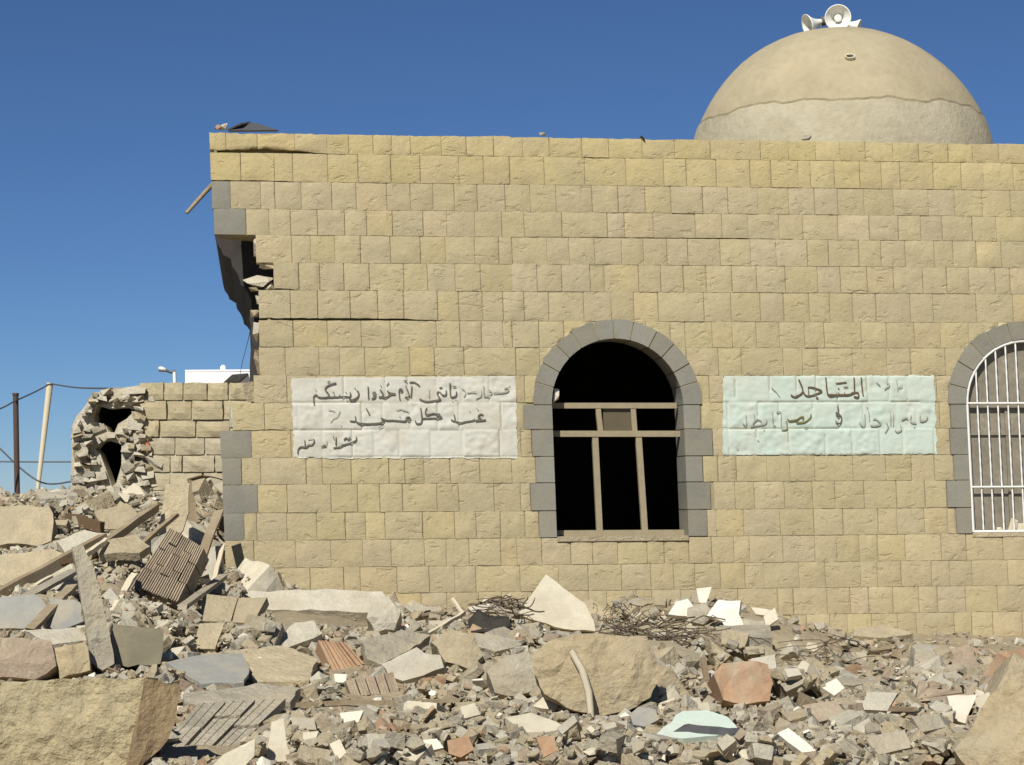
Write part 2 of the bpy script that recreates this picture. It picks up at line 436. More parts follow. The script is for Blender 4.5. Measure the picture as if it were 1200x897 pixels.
def stone_mesh(s, nu=6, nz=5, depth=0.14):
    us = [s.u0 + s.gu + (s.u1 - s.u0 - 2 * s.gu) * i / nu for i in range(nu + 1)]
    zs = [s.z0 + s.gap + (s.z1 - s.z0 - 2 * s.gap) * j / nz for j in range(nz + 1)]
    V = []; inside = 0
    for j, z in enumerate(zs):
        for i, u in enumerate(us):
            uu, zz = u, z
            if 0 < i < nu: uu += noise.noise(Vector((u * 30, z * 30, s.seed))) * 0.008
            else: uu += noise.noise(Vector((u * 9, z * 25, s.seed + 3))) * 0.0035
            if not 0 < j < nz: zz += noise.noise(Vector((u * 25, z * 9, s.seed + 7))) * 0.0035
            h = stone_h(s, u, z)
            if i in (0, nu) or j in (0, nz): h = s.proud - 0.001 + 0.003 * noise.noise(Vector((u * 20, z * 20, s.seed)))
            if s.r == 0 and j == nz: zz += 0.012 * noise.noise(Vector((u * 3, 1, 8))) + 0.008 * noise.noise(Vector((u * 17, 1, 8)))
            if j == 0: zz += crack_open(s.r + 1, u) * (1 + 0.5 * noise.noise(Vector((u * 12, 0, 3))))
            uu, zz, ins = arch_push(uu, zz)
            inside += ins
            V.append((uu, -h, zz))
    n = len(V)
    if inside == n: return None
    Fc = [(j*(nu+1)+i, j*(nu+1)+i+1, (j+1)*(nu+1)+i+1, (j+1)*(nu+1)+i) for j in range(nz) for i in range(nu)]
    smf = [True] * len(Fc)
    ring = [i for i in range(nu)] + [nu + j*(nu+1) for j in range(nz)] + [nz*(nu+1)+i for i in range(nu, 0, -1)] + [j*(nu+1) for j in range(nz, 0, -1)]
    b = len(V); V2 = [V[i] for i in ring] + [(V[i][0], depth, V[i][2]) for i in ring]
    m = len(ring)
    V += V2
    for k in range(m):
        k2 = (k + 1) % m
        Fc.append((b + k2, b + k, b + m + k, b + m + k2)); smf.append(False)
    Fc.append(tuple(b + m + k for k in range(m))); smf.append(False)
    return [lean(*v) for v in V], Fc, smf

# wall core with openings
def extrude(name, outer, holes, d0, d1, mat, parent, fn=lean):
    polys = [[Vector((p[0], p[1], 0)) for p in outer]] + [[Vector((p[0], p[1], 0)) for p in h] for h in holes]
    flat = [p for q in polys for p in q]
    tris = tessellate_polygon(polys)
    n = len(flat); V = [fn(p.x, d0, p.y) for p in flat] + [fn(p.x, d1, p.y) for p in flat]
    Fc = [tuple(t) for t in tris] + [tuple(i + n for i in reversed(t)) for t in tris]
    b = 0
    for q in polys:
        for k in range(len(q)):
            k2 = (k + 1) % len(q); Fc.append((b + k, b + k2, b + k2 + n, b + k + n))
        b += len(q)
    o = mk(name, V, Fc, mat, parent)
    bm = bmesh.new(); bm.from_mesh(o.data); bmesh.ops.recalc_face_normals(bm, faces=bm.faces); bm.to_mesh(o.data); bm.free()
    return o
def arch_poly(cx, r, zb, n=20):
    return [(cx - r, zb), (cx + r, zb)] + [(cx + r * math.cos(math.pi * k / n), Z_SPR + r * math.sin(math.pi * k / n)) for k in range(n + 1)]
outer = [(URIGHT, -0.3), (URIGHT, ZTOP - 0.012)]
edge = []
for r in range(NR):
    ul = row_st[r][0].u0
    ins = 0.03 if r < 4 else 0.06
    edge += [(ul + ins, ROWZ[r] - 0.012), (ul + ins + 0.01, ROWZ[r+1] + (0.01 if r in (3,) else -0.006))]
outer += edge
front_wall = extrude('front_wall', outer, [arch_poly(cx, WR + 0.012, Z_SILL - 0.012) for cx in WIN], 0.075, 0.36, M_MORTAR, mosque)
crk = []
for r_, us_, ts_ in CRACKS:
    ulim = max(us_[0], edge[2 * r_][0] + 0.02, edge[2 * r_ - 1][0] + 0.02); up_ = [ulim] + [u for u in us_ if u > ulim + 0.01]
    lo = [(u, ROWZ[r_] - 0.004) for u in up_]; hi = [(u, ROWZ[r_] + float(np.interp(u, us_, ts_)) + 0.002) for u in up_]
    crk.append(lo + hi[::-1])
extrude('mortar_bed', outer, [arch_poly(cx, WR + 0.012, Z_SILL - 0.012) for cx in WIN] + crk, 0.006, 0.074, M_MORTAR, front_wall)
# stones: 300 largest visible as single parts
RUB_Y = lambda u: 0.1
built = []
for s in stones:
    r = stone_mesh(s)
    if r is None: continue
    V, Fc, smf = r
    vis = (s.u1 - s.u0) * (s.z1 - s.z0)
    pu = proj(mosque.matrix_basis @ Vector(V[len(V)//2]))
    if s.z0 < 0.25 or pu[0] > 1210: vis *= 0.1
    built.append((vis, s, V, Fc, smf))
built.sort(key=lambda t: -t[0])
rest_v, rest_f, rest_s, rest_t = [], [], [], []
nst = 0
for vis, s, V, Fc, smf in built:
    t = tint_for(s)
    if s.kind == 'quoin':
        mk('quoin', V, Fc, M_BASALT, front_wall, smooth=smf, tint=t); continue
    if nst < 300:
        mk('stone', V, Fc, M_STONE, front_wall, smooth=smf, tint=t); nst += 1
    else:
        b = len(rest_v); rest_v += V; rest_f += [tuple(i + b for i in f) for f in Fc]; rest_s += smf
        rest_t += [(*t, 1.0)] * len(V)
o = mk('small_stones', rest_v, rest_f, M_STONE, front_wall, smooth=rest_s, tint=rest_t)
tag(o, kind='stuff')

# broken pieces stuck at the ragged left edge
def lump(pts, seed, sub=1, amp=0.15):
    """convex lump around 3D points"""
    rr = random.Random(seed)
    bm = bmesh.new()
    for p in pts: bm.verts.new(p)
    res = bmesh.ops.convex_hull(bm, input=bm.verts)
    bmesh.ops.delete(bm, geom=[g for g in res['geom_interior'] if isinstance(g, bmesh.types.BMVert)], context='VERTS')
    bm.verts.index_update()
    V = [v.co.copy() for v in bm.verts]; Fc = [tuple(v.index for v in f.verts) for f in bm.faces]
    bm.free()
    return V, Fc
def px_lump(px0, py0, px1, py1, d0, d1, seed, n=14):
    rr = random.Random(seed); pts = []
    for k in range(n):
        px = rr.uniform(px0, px1); py = rr.uniform(py0, py1); d = rr.uniform(d0, d1)
        pts.append(Wl(px, py, d))
    return lump(pts, seed)
for k, (a, b, c, d, dm) in enumerate([(284, 322, 322, 338, M_CONC2), (296, 279, 309, 305, M_CONC2), (294, 374, 308, 403, M_CONC2), (291, 336, 304, 342, M_TAN),
                                     (283, 447, 300, 471, M_TAN), (296, 405, 306, 440, M_TAN), (298, 344, 308, 358, M_CONC2), (292, 362, 305, 372, M_TAN), (303, 306, 322, 316, M_TAN), (308, 330, 324, 342, M_CONC2), (268, 473, 276, 503, M_CONC2)]):
    V, Fc = px_lump(a, c if c < b else b, c if c > a else a, d, -0.01, 0.14, 100 + k) if False else px_lump(a, b, c, d, -0.012, 0.16, 100 + k, 18)
    mk('broken_stone', V, Fc, dm, front_wall)

# broken side wall seen through the missing corner, shaded by the overhang and by its near-black colour
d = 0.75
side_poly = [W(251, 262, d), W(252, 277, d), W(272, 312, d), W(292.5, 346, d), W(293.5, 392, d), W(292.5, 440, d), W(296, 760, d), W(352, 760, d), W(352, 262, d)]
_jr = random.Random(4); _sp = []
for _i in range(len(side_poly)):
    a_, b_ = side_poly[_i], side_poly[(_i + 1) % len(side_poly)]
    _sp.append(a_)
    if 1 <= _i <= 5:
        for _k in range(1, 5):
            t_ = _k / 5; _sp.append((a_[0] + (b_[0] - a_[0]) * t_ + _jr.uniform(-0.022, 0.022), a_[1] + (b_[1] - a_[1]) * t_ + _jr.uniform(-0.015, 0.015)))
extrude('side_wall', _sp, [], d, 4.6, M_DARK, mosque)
# rooms: floor, back and side walls, roof slab, parapet
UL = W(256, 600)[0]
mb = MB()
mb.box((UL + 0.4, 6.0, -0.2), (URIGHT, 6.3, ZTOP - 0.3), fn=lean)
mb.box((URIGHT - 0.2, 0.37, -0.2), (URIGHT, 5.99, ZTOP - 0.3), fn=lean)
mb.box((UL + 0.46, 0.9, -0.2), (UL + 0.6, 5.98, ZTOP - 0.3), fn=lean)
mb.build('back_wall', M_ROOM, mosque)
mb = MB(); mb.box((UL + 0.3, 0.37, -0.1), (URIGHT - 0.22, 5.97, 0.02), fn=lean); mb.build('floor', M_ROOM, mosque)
mb = MB(); mb.box((UL + 0.06, 0.37, ZTOP - 0.29), (URIGHT, 6.3, ZTOP - 0.06), fn=lean); mb.build('roof_slab', M_CONC, mosque)

# window surrounds
def wedge(cx, a0, a1, r0, r1, y0, y1, n=3):
    V = []; g = 0.006 / r1
    for k in range(n + 1):
        a = a0 + g + (a1 - a0 - 2 * g) * k / n
        for rr in (r0, r1):
            V.append(lean(cx + rr * math.cos(a), y0, Z_SPR + rr * math.sin(a)))
            V.append(lean(cx + rr * math.cos(a), y1, Z_SPR + rr * math.sin(a)))
    Fc = []
    for k in range(n):
        b = k * 4
        Fc += [(b, b+4, b+6, b+2), (b+1, b+3, b+7, b+5), (b, b+1, b+5, b+4), (b+2, b+6, b+7, b+3)]
    Fc += [(0, 2, 3, 1), (n*4, n*4+1, n*4+3, n*4+2)]
    return V, Fc
for wi, cx in enumerate(WIN):
    sur = empty('window_surround', (0, 0, 0), 0, mosque)
    sur['label'] = ('grey basalt arch around the open window', 'grey basalt arch around the barred window')[wi]
    n_ = 24
    ringp = [(cx + (WR + 0.006) * math.cos(math.pi * k / n_), Z_SPR + (WR + 0.006) * math.sin(math.pi * k / n_)) for k in range(n_ + 1)] + [(cx + (WR + RING - 0.004) * math.cos(math.pi * k / n_), Z_SPR + (WR + RING - 0.004) * math.sin(math.pi * k / n_)) for k in range(n_, -1, -1)]
    extrude('mortar', ringp, [], -0.006, 0.06, M_MORTAR, sur)
    for sd in (-1, 1):
        ua_, ub_ = sorted((cx + sd * (WR + 0.006), cx + sd * (WR + 0.11)))
        mb = MB(); mb.box((ua_, -0.004, Z_SILL + 0.004), (ub_, 0.06, Z_SPR - 0.002), fn=lean); mb.build('mortar', M_MORTAR, sur)
    NV = 12
    angs = [math.pi * k / NV for k in range(NV + 1)]
    for k in range(1, NV): angs[k] += rng.uniform(-0.03, 0.03)
    for k in range(NV):
        V, Fc = wedge(cx, angs[k], angs[k+1], WR, WR + RING + rng.uniform(-0.004, 0.006), -0.010 - rng.uniform(0, 0.006), 0.34)
        g = 0.215 * rng.gauss(1, 0.07)
        mk('voussoir', V, Fc, M_BASALT, sur, tint=(g * 1.04, g, g * 0.81))
    jb = (JAMB, JAMB2)[wi]
    for r in range(10, 15):
        for sd in (0, 1):
            w = jb[r][sd] * PXM
            z1, z0 = ROWZ[r] - 0.004, ROWZ[r+1] + 0.004
            if r == 10: z1 = min(z1, Z_SPR - 0.003) if z1 > Z_SPR - 0.003 else z1
            if r == 14: z0 = Z_SILL
            u0, u1 = (cx - WR - w + 0.004, cx - WR) if sd == 0 else (cx + WR, cx + WR + w - 0.004)
            mb = MB(); p = 0.008 + rng.uniform(0, 0.006)
            mb.box((u0, -p, z0), (u1, 0.34, z1), fn=lean)
            g = 0.215 * rng.gauss(1, 0.07)
            mb.build('jamb_stone', M_BASALT, sur, tint=(g * 1.04, g, g * 0.81))
    # fill between spring and first jamb course
    if ROWZ[10] < Z_SPR - 0.01:
        for sd in (0, 1):
            u0, u1 = (cx - WR - RING, cx - WR) if sd == 0 else (cx + WR, cx + WR + RING)
            mb = MB(); mb.box((u0, -0.011, ROWZ[10] + 0.002), (u1, 0.34, Z_SPR - 0.004), fn=lean)
            mb.build('jamb_stone', M_BASALT, sur, tint=(0.178, 0.172, 0.148))
# window one: bent bare frame without its glass
FD = 0.17
win = empty('window', (0, 0, 0), 0, mosque); win['label'] = 'weathered window frame with its glass gone'
def fbar(name, pa, pb, w, horizontal, par, mat=M_FRAME, d=FD, dep=0.045):
    (ax, az), (bx, bz) = W(*pa, d), W(*pb, d)
    hw = w * PXM / 2
    if horizontal: q = [(ax, az - hw), (bx, bz - hw), (bx, bz + hw), (ax, az + hw)]
    else: q = [(ax - hw, az), (ax + hw, az), (bx + hw, bz), (bx - hw, bz)]
    V = [lean(u, d, z) for u, z in q] + [lean(u, d + dep, z) for u, z in q]
    # inner rebate line
    return mk(name, V, [(0,1,2,3), (7,6,5,4), (0,4,5,1), (1,5,6,2), (2,6,7,3), (3,7,4,0)], mat, par)
fbar('rail', (638, 475.5), (793, 475.5), 6.5, True, win)
fbar('rail', (638, 508.5), (797, 508.5), 7, True, win, d=FD - 0.004)
fbar('rail', (640, 625.5), (804, 624.5), 7, True, win, d=FD - 0.006)
fbar('mullion', (704, 505), (701, 478), 6, False, win, d=FD + 0.004)
fbar('mullion', (744, 505), (742, 478), 6, False, win, d=FD + 0.004)
fbar('mullion', (703, 623), (697.5, 511), 7, False, win, d=FD + 0.003)
fbar('mullion', (756, 623), (748.5, 511), 7, False, win, d=FD + 0.003)
fbar('stile', (648.5, 624), (643.5, 474), 7, False, win, d=FD + 0.006)
fbar('pane', (707, 492), (739.5, 492), 27, True, win, M_PANE2, d=FD + 0.03, dep=0.006)
V, Fc = px_lump(648, 454, 657, 473, 0.02, 0.15, 77); mk('broken_plaster', V, Fc, M_WHITE, win)
mb = MB()
(u0, z0), (u1, z1) = W(650, 629), W(808, 633)
mb.box((WIN[0] - WR + 0.002, -0.018, Z_SILL - 0.035), (WIN[0] + WR - 0.002, 0.30, Z_SILL + 0.004), fn=lean)
mb.build('window_sill', M_TAN, mosque)
# window two: dusty panes behind a white grille
cx = WIN[1]
win2 = empty('window', (0, 0, 0), 0, mosque); win2['label'] = 'dusty closed window behind the white grille'
ap = arch_poly(cx, WR + 0.005, Z_SILL, 24)
extrude('pane', ap, [], 0.055, 0.063, M_PANE, win2)
for (a, b) in ((-1, -0.92), (-0.36, -0.30), (0.30, 0.36), (0.92, 1)):
    mb = MB(); mb.box((cx + a * WR, 0.038, Z_SILL + 0.001), (cx + b * WR, 0.054, Z_SPR + 0.02), fn=lean); mb.build('mullion', M_PANE, win2)
for zz in (Z_SPR - 0.015, Z_SPR - 0.235, Z_SILL + 0.02):
    mb = MB(); mb.box((cx - WR, 0.034, zz - 0.02), (cx + WR, 0.053, zz + 0.02), fn=lean); mb.build('rail', M_PANE, win2)
gr = []
n = 28; rg = WR - 0.012
gp = [(cx - rg, Z_SILL + 0.012), (cx - rg, Z_SPR)] + [(cx - rg * math.cos(math.pi * k / n), Z_SPR + rg * math.sin(math.pi * k / n)) for k in range(1, n + 1)] + [(cx + rg, Z_SILL + 0.012), (cx - rg, Z_SILL + 0.012)]
mb = MB(); mb.tube([lean(u, 0.0, z) for u, z in gp], 0.013, 6); grille = mb.build('window_grille', M_WHITEM, mosque)
for k in range(1, 12):
    u = cx - rg + 2 * rg * k / 12
    zt = Z_SPR + math.sqrt(max(0, rg * rg - (u - cx) ** 2))
    mb = MB(); m_ = 34
    pts = []; rs = []
    for i in range(m_ + 1):
        pts.append(lean(u, 0.0, Z_SILL + 0.012 + (zt - Z_SILL - 0.012) * i / m_))
        rs.append(0.0092 if i % 2 else 0.0068)
    mb.tube(pts, rs, 5); mb.build('bar', M_WHITEM, grille)
for zz in (Z_SPR + 0.008, Z_SPR - 0.69 * (Z_SPR - Z_SILL) + 0.05):
    mb = MB(); mb.tube([lean(cx - rg, -0.010, zz), lean(cx + rg, -0.010, zz)], 0.009, 6); mb.build('crossbar', M_WHITEM, grille)
mb = MB(); mb.box((cx - WR + 0.002, -0.012, Z_SILL - 0.03), (cx + WR - 0.002, 0.30, Z_SILL + 0.002), fn=lean); mb.build('window_sill', M_TAN, mosque)
for k, (a, b, c, d_) in enumerate([(1180, 604, 1194, 627), (1190, 612, 1204, 628), (1165, 618, 1178, 628)]):
    V, Fc = px_lump(a, b, c, d_, 0.015, 0.05, 300 + k); mk('broken_plaster', V, Fc, M_CREAM, win2)

# painted panels with brushed lettering, draped over the stones
rows_sorted = {r: row_st[r] for r in row_st}
def surf(u, z):
    for r in range(NR):
        if ROWZ[r+1] <= z <= ROWZ[r]:
            for s in rows_sorted[r]:
                if s.u0 <= u <= s.u1: return stone_h(s, u, z)
    return -0.012
def panel(name, corners, mat, lab):
    (tl, tr, br, bl) = [W(*c) for c in corners]
    w = math.hypot(tr[0]-tl[0], tr[1]-tl[1]); h = tl[1] - bl[1]
    n, m = int(w / 0.009), int(h / 0.009)
    V = []
    for j in range(m + 1):
        for i in range(n + 1):
            s, t = i / n, j / m
            u = (tl[0]*(1-s)+tr[0]*s)*(1-t) + (bl[0]*(1-s)+br[0]*s)*t
            z = (tl[1]*(1-s)+tr[1]*s)*(1-t) + (bl[1]*(1-s)+br[1]*s)*t
            if i in (0, n): u += 0.014 * noise.noise(Vector((u, z * 18, 1))) + 0.008 * noise.noise(Vector((u, z * 60, 1)))
            if j in (0, m): z += 0.008 * noise.noise(Vector((u * 14, z, 4))) + 0.006 * noise.noise(Vector((u * 60, z, 4)))
            h_ = surf(u, z)
            V.append(lean(u, -max(h_, -0.005) - 0.0045, z))
    o = mk(name, V, [(j*(n+1)+i, (j+1)*(n+1)+i, (j+1)*(n+1)+i+1, j*(n+1)+i+1) for j in range(m) for i in range(n)], mat, mosque, smooth=True)
    o['label'] = lab
    return o
pan1 = panel('painted_panel', [(341, 443), (604, 441), (606.5, 537), (344.5, 537.5)], M_PAINT_W, 'off-white painted panel with three lines of brushed Arabic writing')
pan2 = panel('painted_panel', [(846, 441), (1094.5, 440), (1097.5, 532.5), (847, 534)], M_PAINT_M, 'pale mint painted panel with two lines of brushed Arabic writing')
ZS = 8.543
def O(x0, pts): return [(x0 + a / ZS, 435 + b / ZS) for a, b in pts]
def circ(a, b, r): return [(a + r * math.cos(t * math.pi / 3), b + r * math.sin(t * math.pi / 3)) for t in range(7)]
S1 = [ # (origin, points, width px, ink 0 black 1 faded)
 (340, [(240,342),(234,290),(236,256),(262,240),(282,262),(330,267),(375,262),(388,240),(352,192),(357,165),(400,138),(462,122)], 2.6, 0),
 (340, [(398,98),(372,120)], 1.6, 0), (340, [(378,262),(440,262),(442,236)], 2.5, 0), (340, [(440,262),(490,260),(497,236)], 2.5, 0),
 (340, [(495,260),(560,258),(592,262),(606,240),(596,214)], 2.6, 0), (340, [(424,214),(440,214)], 2.2, 0), (340, [(250,180),(262,200)], 1.5, 1),
 (340, [(552,214),(562,218)], 2.2, 0), (340, [(560,288),(572,292)], 2, 1),
 (340, [(664,194),(687,225),(672,265),(632,290),(588,290)], 2.8, 0), (340, [(642,174),(654,178)], 2.2, 0),
 (340, [(778,155),(783,282)], 2.6, 0), (340, [(826,216),(850,212),(854,238),(830,242),(826,216)], 2.2, 0), (340, [(854,236),(846,266),(812,278)], 2.6, 0),
 (340, [(897,186),(925,226),(922,258),(884,264)], 2.8, 0), (340, [(970,196),(992,222),(1052,232),(1004,238),(960,266),(905,264)], 2.8, 0),
 (340, [(988,118),(962,150)], 1.8, 0), (340, [(905,140),(912,165)], 1.8, 0),
 (340, [(1096,292),(1088,200),(1106,180),(1124,200),(1100,214)], 2.6, 0), (340, [(1135,100),(1170,102)], 2, 0),
 (470, [(58,182),(78,235),(74,264),(34,264)], 2.6, 0), (470, [(106,150),(98,272)], 2.6, 0), (470, [(80,116),(130,114),(186,152)], 2.4, 0), (470, [(40,150),(55,165)], 1.6, 0),
 (470, [(182,278),(240,306),(330,300),(388,284),(370,255),(360,222),(378,204)], 2.6, 0), (470, [(385,208),(412,244),(446,238),(448,192)], 2.4, 0),
 (470, [(280,182),(280,272)], 1.8, 1), (470, [(378,172),(412,166)], 2, 0),
 (470, [(487,120),(490,252)], 2.8, 0), (470, [(490,244),(505,264),(546,250),(552,204)], 2.5, 0), (470, [(505,302),(520,298)], 1.8, 1), (470, [(535,284),(548,280)], 1.8, 1), (470, [(514,160),(548,158)], 2, 0),
 (470, [(604,178),(634,198),(642,232),(622,262)], 2, 1),
 (470, [(655,222),(700,216),(742,210)], 2, 1), (470, [(800,190),(796,250),(744,282)], 2, 1), (470, [(822,150),(830,252),(884,246),(906,216),(872,190)], 2.2, 1),
 (470, [(920,224),(1010,220),(1072,202),(1062,168),(1030,182)], 2.2, 1), (470, [(1075,150),(1090,150)], 2, 1),
 (340, [(594,500),(650,502),(650,450)], 2.2, 0), (340, [(650,496),(690,526),(800,531),(910,520),(944,500)], 2.8, 0), (340, [(906,470),(958,494),(1030,496),(1150,506)], 2.6, 0),
 (340, [(760,374),(795,440)], 2.6, 0), (340, [(1095,455),(1100,462)], 2.2, 0), (340, [(1060,395),(1120,382)], 1.6, 1), (340, [(880,575),(940,545)], 1.5, 1),
 (470, [(-12,502),(45,502),(50,470),(82,464),(92,490),(60,502)], 2.6, 0), (470, [(10,390),(80,412)], 1.6, 1),
 (470, [(194,370),(206,490),(192,526),(152,526),(140,494)], 2.6, 0), (470, [(200,476),(385,472),(398,458),(330,428),(252,440),(240,398)], 2.6, 0), (470, [(258,366),(240,396)], 2, 0), (470, [(320,430),(390,432)], 2, 0),
 (470, [(494,486),(536,502),(528,434)], 2.4, 0), (470, [(536,502),(592,521),(640,510),(722,496),(730,478)], 2.6, 0), (470, [(680,404),(690,410)], 2.2, 1),
 (470, [(848,490),(742,502),(800,480),(768,462),(788,436),(822,440)], 2.6, 0), (470, [(756,370),(770,396)], 1.8, 1),
 (340, [(76,832),(80,786),(110,760),(160,766),(186,742),(216,742),(242,702),(230,680)], 2.4, 0), (340, [(145,690),(150,762)], 2.2, 0), (340, [(175,686),(225,680)], 1.4, 1),
 (340, [(308,756),(362,756)], 2.2, 0), (340, [(322,734),(352,734)], 1.8, 1), (340, [(368,700),(362,750)], 1.6, 1),
 (340, [(430,772),(510,756),(528,732)], 2.4, 0), (340, [(460,660),(456,745)], 2.4, 0), (340, [(430,650),(440,690)], 1.6, 0),
 (340, [(512,746),(610,720),(660,690),(660,658)], 2.4, 0), (340, [(535,692),(560,668),(578,686),(602,664)], 2.4, 0),
 (340, [(400,520),(430,480),(470,460),(500,400)], 1.4, 1), (340, [(380,390),(450,405)], 1.3, 1), (340, [(500,548),(520,552)], 1.5, 1),
]
S2 = [
 (840, [(812,84),(852,180),(842,226),(772,262),(734,240)], 3.0, 2), (840, [(850,186),(880,242),(932,250),(1042,205),(960,168),(905,164)], 2.6, 2), (840, [(908,166),(914,244)], 2, 2),
 (840, [(986,266),(1010,274)], 3.6, 2), (840, [(1085,64),(1106,238),(1198,242)], 3, 2),
 (970, [(0,242),(200,240),(240,222),(296,220),(296,266),(252,256)], 3, 2), (970, [(254,64),(262,218)], 3, 2), (970, [(325,64),(347,252)], 3, 2),
 (970, [(70,126),(182,114)], 2, 2), (970, [(92,168),(110,186)], 2, 2), (970, [(150,166),(200,162)], 1.8, 2), (970, [(100,215),(110,240)], 2, 2), (970, [(160,215),(165,240)], 2, 2),
 (970, [(480,110),(522,152)], 2, 1), (970, [(580,118),(612,140),(560,190)], 1.8, 1), (970, [(680,90),(692,204)], 1.8, 1), (970, [(692,172),(742,160)], 1.8, 1),
 (840, [(540,165),(580,205)], 2, 1), (840, [(580,200),(626,262)], 1.6, 1),
 (840, [(285,440),(286,546),(250,522)], 2.2, 1), (840, [(366,430),(376,502)], 2.2, 1), (840, [(328,552),(430,542),(442,512),(402,486),(350,532)], 2.2, 1), (840, [(440,546),(486,522),(490,486)], 2.2, 1), (840, [(462,590),(472,594)], 2, 1),
 (840, [(550,415),(560,542),(586,545)], 2.2, 1), (840, [(590,416),(632,414),(637,520),(646,602)], 2.2, 1),
 (840, [(700,478),(722,500),(790,490),(832,464),(862,460),(850,490)], 2.6, 3), (840, [(788,522),(872,512),(930,470),(936,430)], 2.6, 3), (840, [(692,500),(696,582),(650,592)], 2.2, 3), (840, [(870,575),(910,570)], 1.8, 3),
 (970, [(96,350),(96,402)], 3, 0), (970, [(70,416),(102,430),(132,470),(124,522),(86,526),(70,500)], 3, 0), (970, [(74,444),(112,456)], 3, 0),
 (970, [(366,430),(366,546),(330,546),(310,506)], 2.2, 1), (970, [(404,400),(412,502)], 2.2, 1), (970, [(420,546),(470,551),(526,530),(470,480),(448,492)], 2.4, 1),
 (970, [(622,404),(626,544)], 2.6, 1), (970, [(648,408),(652,548)], 2.6, 1), (970, [(580,520),(602,560),(566,622)], 2.2, 1), (970, [(666,588),(692,612),(732,590),(722,540)], 2.6, 1),
 (970, [(730,492),(762,478),(790,470),(797,492)], 2.4, 1), (970, [(828,440),(826,512),(882,526)], 2.2, 1), (970, [(918,440),(922,500),(980,492),(992,454)], 2.6, 1), (970, [(850,560),(872,562)], 2, 1), (970, [(385,362),(400,372)], 2, 1),
 (840, [(190,785),(215,780)], 1.6, 1), (840, [(395,690),(420,705)], 1.4, 1),
]
def lettering(strokes, par):
    for (x0, pts, w, ink) in strokes:
        P = O(x0, pts); w *= 0.63
        # Catmull-Rom
        Q = []
        for i in range(len(P) - 1):
            p0, p1, p2, p3 = P[max(i-1,0)], P[i], P[i+1], P[min(i+2,len(P)-1)]
            n = max(2, int(math.dist(p1, p2) / 1.2))
            for k in range(n):
                t = k / n
                Q.append(tuple(0.5*((2*b)+(-a+c)*t+(2*a-5*b+4*c-d)*t*t+(-a+3*b-3*c+d)*t**3) for a, b, c, d in zip(p0, p1, p2, p3)))
        Q.append(P[-1])
        G = [W(*q) for q in Q]
        V = []
        for i, g in enumerate(G):
            a = G[max(i-1,0)]; b = G[min(i+1,len(G)-1)]
            dx, dz = b[0]-a[0], b[1]-a[1]; l = math.hypot(dx, dz) or 1
            # broad-nib pen: horizontals a little heavier
            hw = w * PXM * 0.5 * (0.85 + 0.3 * abs(dx) / l) * (1 + 0.18 * noise.noise(Vector((g[0]*30, g[1]*30, w))))
            if i in (0, len(G)-1): hw *= 0.6
            for sg in (-1, -0.33, 0.33, 1):
                u, z = g[0] - dz/l*hw*sg, g[1] + dx/l*hw*sg
                h = max(surf(u, z), surf(u+0.008, z), surf(u-0.008, z), surf(u, z+0.008), surf(u, z-0.008), -0.005)
                V.append(lean(u, -h - 0.0135, z))
        Fc = []
        for i in range(len(G) - 1):
            for k in range(3):
                Fc.append((i*4+k, (i+1)*4+k, (i+1)*4+k+1, i*4+k+1))
        mk('brush_stroke', V, Fc, [M_INK, M_INKF, M_INKB, M_INKY][ink], par)
lettering(S1, pan1)
lettering(S2, pan2)

# dome
DD = 3.9
du, dz_base = W(987, 165, DD)
uL_, _ = W(817.5, 165, DD); uR_, _ = W(1149, 165, DD)
halfw = (uR_ - uL_) / 2
z_app_top = W(985, 36, DD)[1]
du = (uL_ + uR_) / 2
hh = z_app_top - dz_base
DR = (halfw**2 + hh**2) / (2 * hh)
DCZ = z_app_top - DR
def dome_pt(a, e, r, bumpy=0.0):
    x = r * math.cos(e) * math.cos(a); y = r * math.cos(e) * math.sin(a); z = r * math.sin(e)
    k = 1 + bumpy * noise.noise(Vector((x * 2, y * 2, z * 2)))
    return lean(du + x * k, DD + y * k, DCZ + z * k)
SEAM_E = math.asin(max(-1, min(1, (W(840, 146, DD)[1] - DCZ) / DR)))
na, ne = 72, 22
def dome_shell(e0, e1, r0, n, ragged=0.0, bumpy=0.006):
    V = []; Fc = []
    for j in range(n + 1):
        for i in range(na):
            a = 2 * math.pi * i / na
            e = e0 + (e1 - e0) * j / n
            if ragged and j == n: e += ragged * noise.noise(Vector((math.cos(a) * 4, math.sin(a) * 4, 0.5))) + ragged * 0.6 * noise.noise(Vector((math.cos(a) * 13, math.sin(a) * 13, 0.5)))
            V.append(dome_pt(a, min(e, math.pi / 2 - 1e-4), r0, bumpy))
    for j in range(n):
        for i in range(na):
            Fc.append((j*na+i, j*na+(i+1)%na, (j+1)*na+(i+1)%na, (j+1)*na+i))
    return V, Fc
V, Fc = dome_shell(-0.35, math.pi / 2, DR, ne); dome = mk('dome', V, Fc, M_DOME, mosque, smooth=True)
na = 180
V, Fc = dome_shell(-0.36, SEAM_E, DR * 1.006, 8, 0.03); mk('dome_band', V, Fc, M_DOMEB, dome, smooth=True)
V, Fc = dome_shell(SEAM_E - 0.02, SEAM_E + 0.018, DR * 1.0035, 2, 0.03)
mk('dome_seam', V, Fc, M_SEAM, dome, smooth=True)
